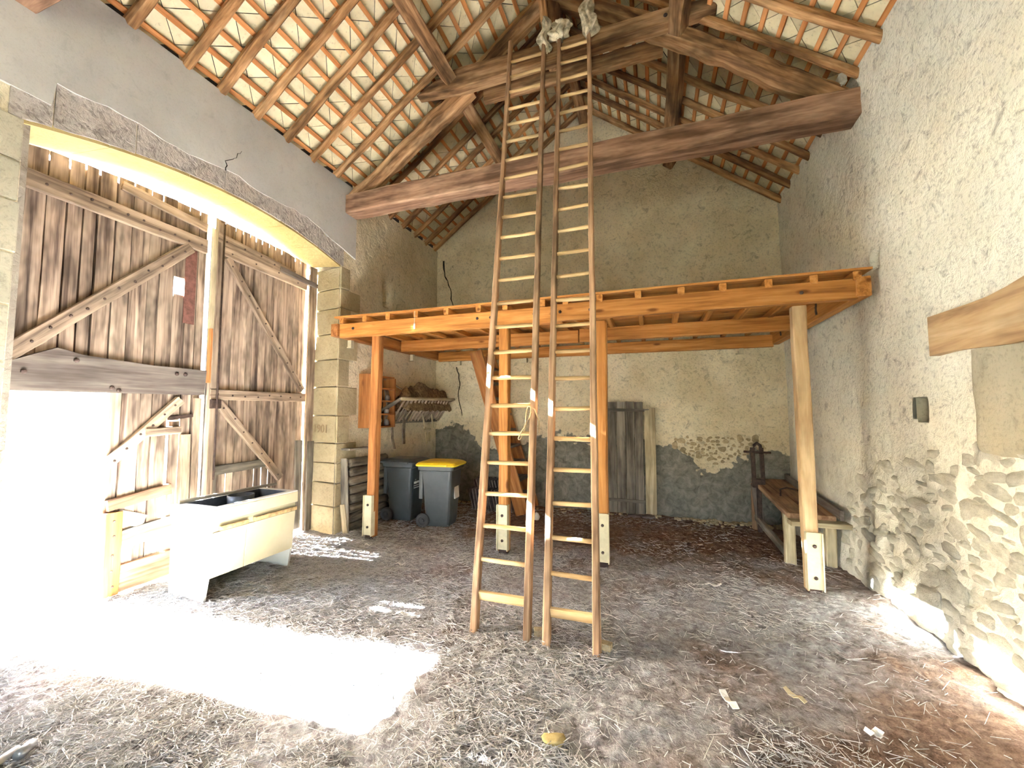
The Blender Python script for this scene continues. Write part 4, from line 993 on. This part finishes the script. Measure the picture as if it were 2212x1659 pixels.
# stack of old tiles in the far left corner
tb = box_data(-0.17, 0.17, -0.012, 0.012, 0, 0.36, 0.006); tb_me = mesh('old_tile', *tb, M['oldtile'])
for i in range(26):
    row = i // 13; k_ = i % 13
    Mx = Matrix.Translation((-2.95+0.058*k_+random.uniform(-.008, .008), 6.72+0.30*row-0.05*row, -0.05+0.33*row*0.0)) @ Matrix.Rotation(random.uniform(-.08, .08)+math.pi/2, 4, 'Z') @ Matrix.Rotation(-0.22+random.uniform(-.05, .05), 4, 'X') @ Matrix.Diagonal((1, 1, 1+0.35*row, 1))
    tag(link('old_tile', tb_me, None, Mx), 'dusty old roof tile standing on edge in the '+('front' if row == 0 else 'rear')+' row under the stair', 'tile', 'old tiles stacked under the stair, '+('front row' if row == 0 else 'rear row'))

# ================================================================== OLD DOOR ON THE BACK WALL
od = thing('plank_door', (-0.35, YB-.1, -0.05), 'old grey plank door leaning against the gable wall', 'door')
tilt = lambda z: YB-0.125+0.05*z/1.8
xs_ = [-0.73, -0.585, -0.44, -0.295, -0.155]
for i, (a, b) in enumerate(zip(xs_[:-1], xs_[1:])):
    bar('plank', ((a+b)/2, tilt(0), -0.04), ((a+b)/2, tilt(1.8), 1.79+random.uniform(-.005, .005)), b-a-0.007, 0.03, 'greywood', od, up=(0, -1, 0), ch=0.08, segs=6, rough=0.002)
for z in (1.66, 0.17): bar('ledge', (-0.74, tilt(z)-.03, z), (-0.06, tilt(z)-.03, z-.01), 0.022, 0.05, 'greywood', od)
pp = bar('plank', (-0.05, YB-.15, -0.02), (-0.05, YB-.10, 1.69), 0.17, 0.04, 'palewood', None, up=(0, -1, 0), segs=8, rough=0.003); tag(pp, 'single pale plank leaning beside the old grey door', 'plank')
for i, (x, lab) in enumerate(((-0.32, 'brick under the left part of the old grey door'), (-0.10, 'brick under the foot of the pale plank'))):
    v, f = box_data(-.1, .1, -.05, .05, 0, .06, .006); tag(obj('brick', v, f, M['oldtile'], None, Matrix.Translation((x, YB-.24, -0.09)) @ Matrix.Rotation(0.2*i, 4, 'Z')), lab, 'brick')

# ================================================================== WORKBENCH AND VISE
wbn = thing('workbench', (1.6, 6.2, 0), 'low worn workbench along the right wall in the far corner', 'workbench')
zb = lambda y: 0.52+0.05*(y-5.3)/1.8
bar('bench_top', (1.47, 5.28, 0.505), (1.50, 7.12, 0.60), 0.22, 0.055, 'bench', wbn, segs=10, rough=0.004); bar('bench_top', (1.70, 5.28, 0.505), (1.72, 7.12, 0.60), 0.22, 0.055, 'bench', wbn, segs=10, rough=0.004)
bar('back_strip', (1.835, 5.2, 0.56), (1.845, 7.13, 0.66), 0.035, 0.10, 'darkboard', wbn, segs=8, rough=0.003)
bar('end_plank', (1.36, 5.20, 0.455), (1.90, 5.22, 0.455), 0.15, 0.05, 'palewood', wbn, segs=4, rough=0.003)
for x, y in ((1.40, 5.38), (1.40, 6.95), (1.78, 5.38), (1.78, 6.95)):
    z_ = float(floor_h(x, y)); bar('leg', (x, y, z_-.02), (x, y, 0.50 if y < 6 else 0.57), 0.10, 0.09, 'palewood' if y < 6 else 'bench', wbn, up=(0, 1, 0), segs=4, rough=0.004)
bar('stretcher', (1.385, 5.40, 0.06), (1.40, 6.95, 0.10), 0.05, 0.09, 'greywood', wbn, segs=5, rough=0.004)
vi = thing('leg_vise', (1.33, 6.75, 0), 'tall rusty iron leg vise standing at the end of the workbench', 'vise')
bar('jaw_bar', (1.345, 6.70, 0.62), (1.335, 6.70, 1.12), 0.05, 0.05, 'iron', vi, up=(0, 1, 0)); bar('jaw_bar', (1.455, 6.70, 0.62), (1.445, 6.70, 1.12), 0.05, 0.05, 'iron', vi, up=(0, 1, 0))
bar('cross_bar', (1.22, 6.68, 1.06), (1.56, 6.68, 1.055), 0.03, 0.03, 'iron', vi, round_=True)
obj('loop', *tube([(1.35, 6.70, 1.10), (1.355, 6.70, 1.15), (1.395, 6.70, 1.185), (1.435, 6.70, 1.15), (1.44, 6.70, 1.10)], 0.022, 8), M['iron'], vi, None, True)
box('jaw_plate', 1.32, 1.475, 6.66, 6.75, 0.56, 0.68, 'iron', vi, 0.01)
bar('leg', (1.40, 6.72, -0.06), (1.405, 6.72, 0.60), 0.05, 0.05, 'iron', vi, up=(0, 1, 0), taper=1.2); bar('back_leg', (1.44, 6.80, -0.06), (1.37, 6.80, 0.58), 0.10, 0.07, 'darkboard', vi, up=(0, 1, 0))
tag(obj('iron_bracket', *tube([(1.50, 6.05, 0.575), (1.50, 6.05, 0.66), (1.56, 6.0, 0.69), (1.70, 5.85, 0.675), (1.75, 5.75, 0.585)], 0.012, 6), M['iron'], None, None, True), 'bent iron rod lying on the workbench', 'rod')

# ================================================================== SMALL THINGS ON THE FLOOR
def blob(name, p, s_, mat, label, cat, seed, rz=0, group=None):
    me = stone_mesh(seed, mat); Mx = Matrix.Translation(p) @ Matrix.Rotation(rz, 4, 'Z') @ Matrix.Diagonal((s_[0], s_[1], s_[2], 1))
    return tag(link(name, me, None, Mx), label, cat, group)
def fz(x, y): return float(floor_h(x, y))
blob('stone', (-0.504, 2.10, fz(-.5, 2.1)+.012), (.055, .032, .02), 'soffit', 'pale yellow flat stone on the straw in the foreground', 'stone', 2, .2)
for x, y, rz, lab in ((-0.815, 3.02, .3, 'broken brick wedged between the feet of the two ladders'), (-0.345, 2.99, -.2, 'broken brick behind the right foot of the right ladder')):
    v, f = box_data(-.045, .045, -.03, .03, -.02, .055, .006); tag(obj('brick', v, f, M['rubble2'], None, Matrix.Translation((x, y, fz(x, y))) @ Matrix.Rotation(rz, 4, 'Z')), lab, 'brick')
def scrap(p, L, w_, rz, label, mat='paper', cat='scrap'):
    n = 5; v = []; f = []; r = random.Random(int(p[0]*1e4))
    for i in range(n):
        for sgn in (-1, 1):
            zz_ = 0.014+0.012*math.sin(i*1.9)+r.uniform(0, .008); ww = w_/2*(0.7+r.random()*0.4)
            v += [(L*(i/(n-1)-.5), sgn*ww, zz_), (L*(i/(n-1)-.5), sgn*ww, zz_+.004)]
    for i in range(n-1):
        a, b = i*4, i*4+4; f += [(a, a+2, b+2, b), (a+1, b+1, b+3, a+3), (a, b, b+1, a+1), (a+2, a+3, b+3, b+2)]
    f += [(0, 1, 3, 2), ((n-1)*4, (n-1)*4+2, (n-1)*4+3, (n-1)*4+1)]
    return tag(obj('scrap', v, f, M[mat], None, Matrix.Translation((p[0], p[1], fz(*p))) @ Matrix.Rotation(rz, 4, 'Z')), label, cat, 'scraps on the floor')
rag_ = blob('crumpled_bag', (-1.767, 6.35, fz(-1.77, 6.35)+.05), (.06, .05, .06), 'paper', 'crumpled white plastic bag on the floor near the stair foot', 'bag', 3)
scrap((0.37, 2.67), .14, .04, 1.9, 'torn white paper strip in the brown dirt at the right foreground')
scrap((0.51, 4.41), .14, .035, .1, 'small white scrap lying between the two right posts')
scrap((0.74, 2.86), .12, .03, 2.3, 'pale wood chip in the right foreground', 'palewood')
scrap((1.03, 2.68), .07, .05, .4, 'little white shard in the dirt by the right wall')
scrap((-3.33, 4.29), .09, .03, .3, 'white scrap in front of the left loft post')
scrap((-3.51, 3.90), .07, .03, .2, 'white scrap on the floor behind the sink cabinet')
scrap((-2.575, 3.85), .10, .03, .1, 'white scrap midway between cabinet and ladders')
scrap((-1.92, 2.95), .16, .03, .2, 'pale chip on the straw left of the ladders')
cr = thing('metal_frame', (-2.9, 1.1, 0), 'white tubular metal frame leg cut off at the lower left corner', 'frame')
obj('tube', *tube([(-2.93, 1.20, fz(-2.93, 1.2)+.02), (-2.86, 1.00, 0.03)], 0.018, 8), M['enamel_w'], cr, None, True)
obj('end_cap', *tube([(-2.90, 1.235, fz(-2.9, 1.23)+.03), (-2.85, 1.17, .035)], 0.024, 8), M['steel'], cr, None, True)

blob('stone', (1.80, 4.70, 4.80), (.05, .06, .07), 'rubble', 'pale lump of mortar on the right end of the tie beam', 'stone', 4)
blob('stone', (1.83, 4.68, 4.89), (.04, .05, .06), 'rubble', 'pale stone balanced on the lump of mortar at the tie beam end', 'stone', 5)
# rubble crumbs along the foot of the gable wall
pv = []; pf = []
for i in range(260):
    x = random.uniform(0.3, 1.9) if i < 190 else random.uniform(-3.9, 0.2); y = YB-0.06-abs(random.gauss(0, .10)); s_ = random.uniform(.010, .034)
    v, f = box_data(-s_, s_, -s_*.8, s_*.8, -s_*.6, s_*.6, s_*.3)
    Mx = Matrix.Translation((x, y, fz(x, y)+s_*.3)) @ Matrix.Rotation(random.uniform(0, 6), 4, 'Z') @ Matrix.Rotation(random.uniform(-.5, .5), 4, 'X')
    b = len(pv); pv += [tuple(Mx @ Vector(q_)) for q_ in v]; pf += [tuple(k_+b for k_ in q_) for q_ in f]
tag(obj('rubble_crumbs', pv, pf, M['rubble2']), 'crumbs of plaster and stone along the foot of the gable wall', 'rubble', kind='stuff')

# ================================================================== STRAW
def straw(n):
    x = rng.uniform(-4.75, 1.85, n*3); y = 0.95+(7.1-0.95)*rng.random(n*3)**1.45
    dens = 0.10+0.9*sstep(0.38, 0.62, fbm(x*1.3, y*1.3, 3, 201)+0.5+0.10*sstep(-1.0, -3.0, x))
    dens *= 1-0.55*sstep(-1.4, 0.2, x)
    dens *= 1-0.80*sstep(3.7, 5.4, y)
    dens *= 1-0.55*sstep(0.2, 1.2, x)*sstep(3.6, 2.6, y)
    keep = (rng.random(n*3) < np.clip(dens, 0, 1)) & ((x > -4.06) | ((y > 1.62) & (y < 4.42))) & (x < 1.80); x = x[keep][:n]; y = y[keep][:n]; n = len(x)
    L = rng.gamma(1.6, 0.024, n)+0.016; L = np.minimum(L, 0.24); a = rng.uniform(0, 2*np.pi, n); el = rng.normal(0, 0.16, n)
    r = rng.uniform(0.0009, 0.0022, n)
    z = floor_h(x, y)+0.004+np.abs(rng.normal(0, 0.007, n))
    d = np.stack([np.cos(a)*np.cos(el), np.sin(a)*np.cos(el), np.sin(el)], -1)
    s = np.stack([-np.sin(a), np.cos(a), np.zeros(n)], -1); u = np.cross(d, s)
    c = np.stack([x, y, z], -1); V = np.zeros((n, 6, 3))
    for k_ in range(3):
        t = 2*np.pi*k_/3; o_ = (s*np.cos(t)+u*np.sin(t))*r[:, None]
        V[:, k_] = c-d*L[:, None]/2+o_; V[:, 3+k_] = c+d*L[:, None]/2+o_
    base = (np.arange(n)*6)[:, None, None]
    Q = np.array([[0, 1, 4, 3], [1, 2, 5, 4], [2, 0, 3, 5]])[None]+base
    o = npobj('straw', V.reshape(-1, 3), Q.reshape(-1, 4), M['straw'], None, smooth=False)
    at = o.data.attributes.new('tint', 'FLOAT', 'POINT'); tint = np.repeat(rng.beta(2.2, 1.6, n), 6).astype(np.float32); at.data.foreach_set('value', tint)
    return tag(o, 'loose dry straw scattered over the earth floor', 'straw', kind='stuff')
straw(85000)
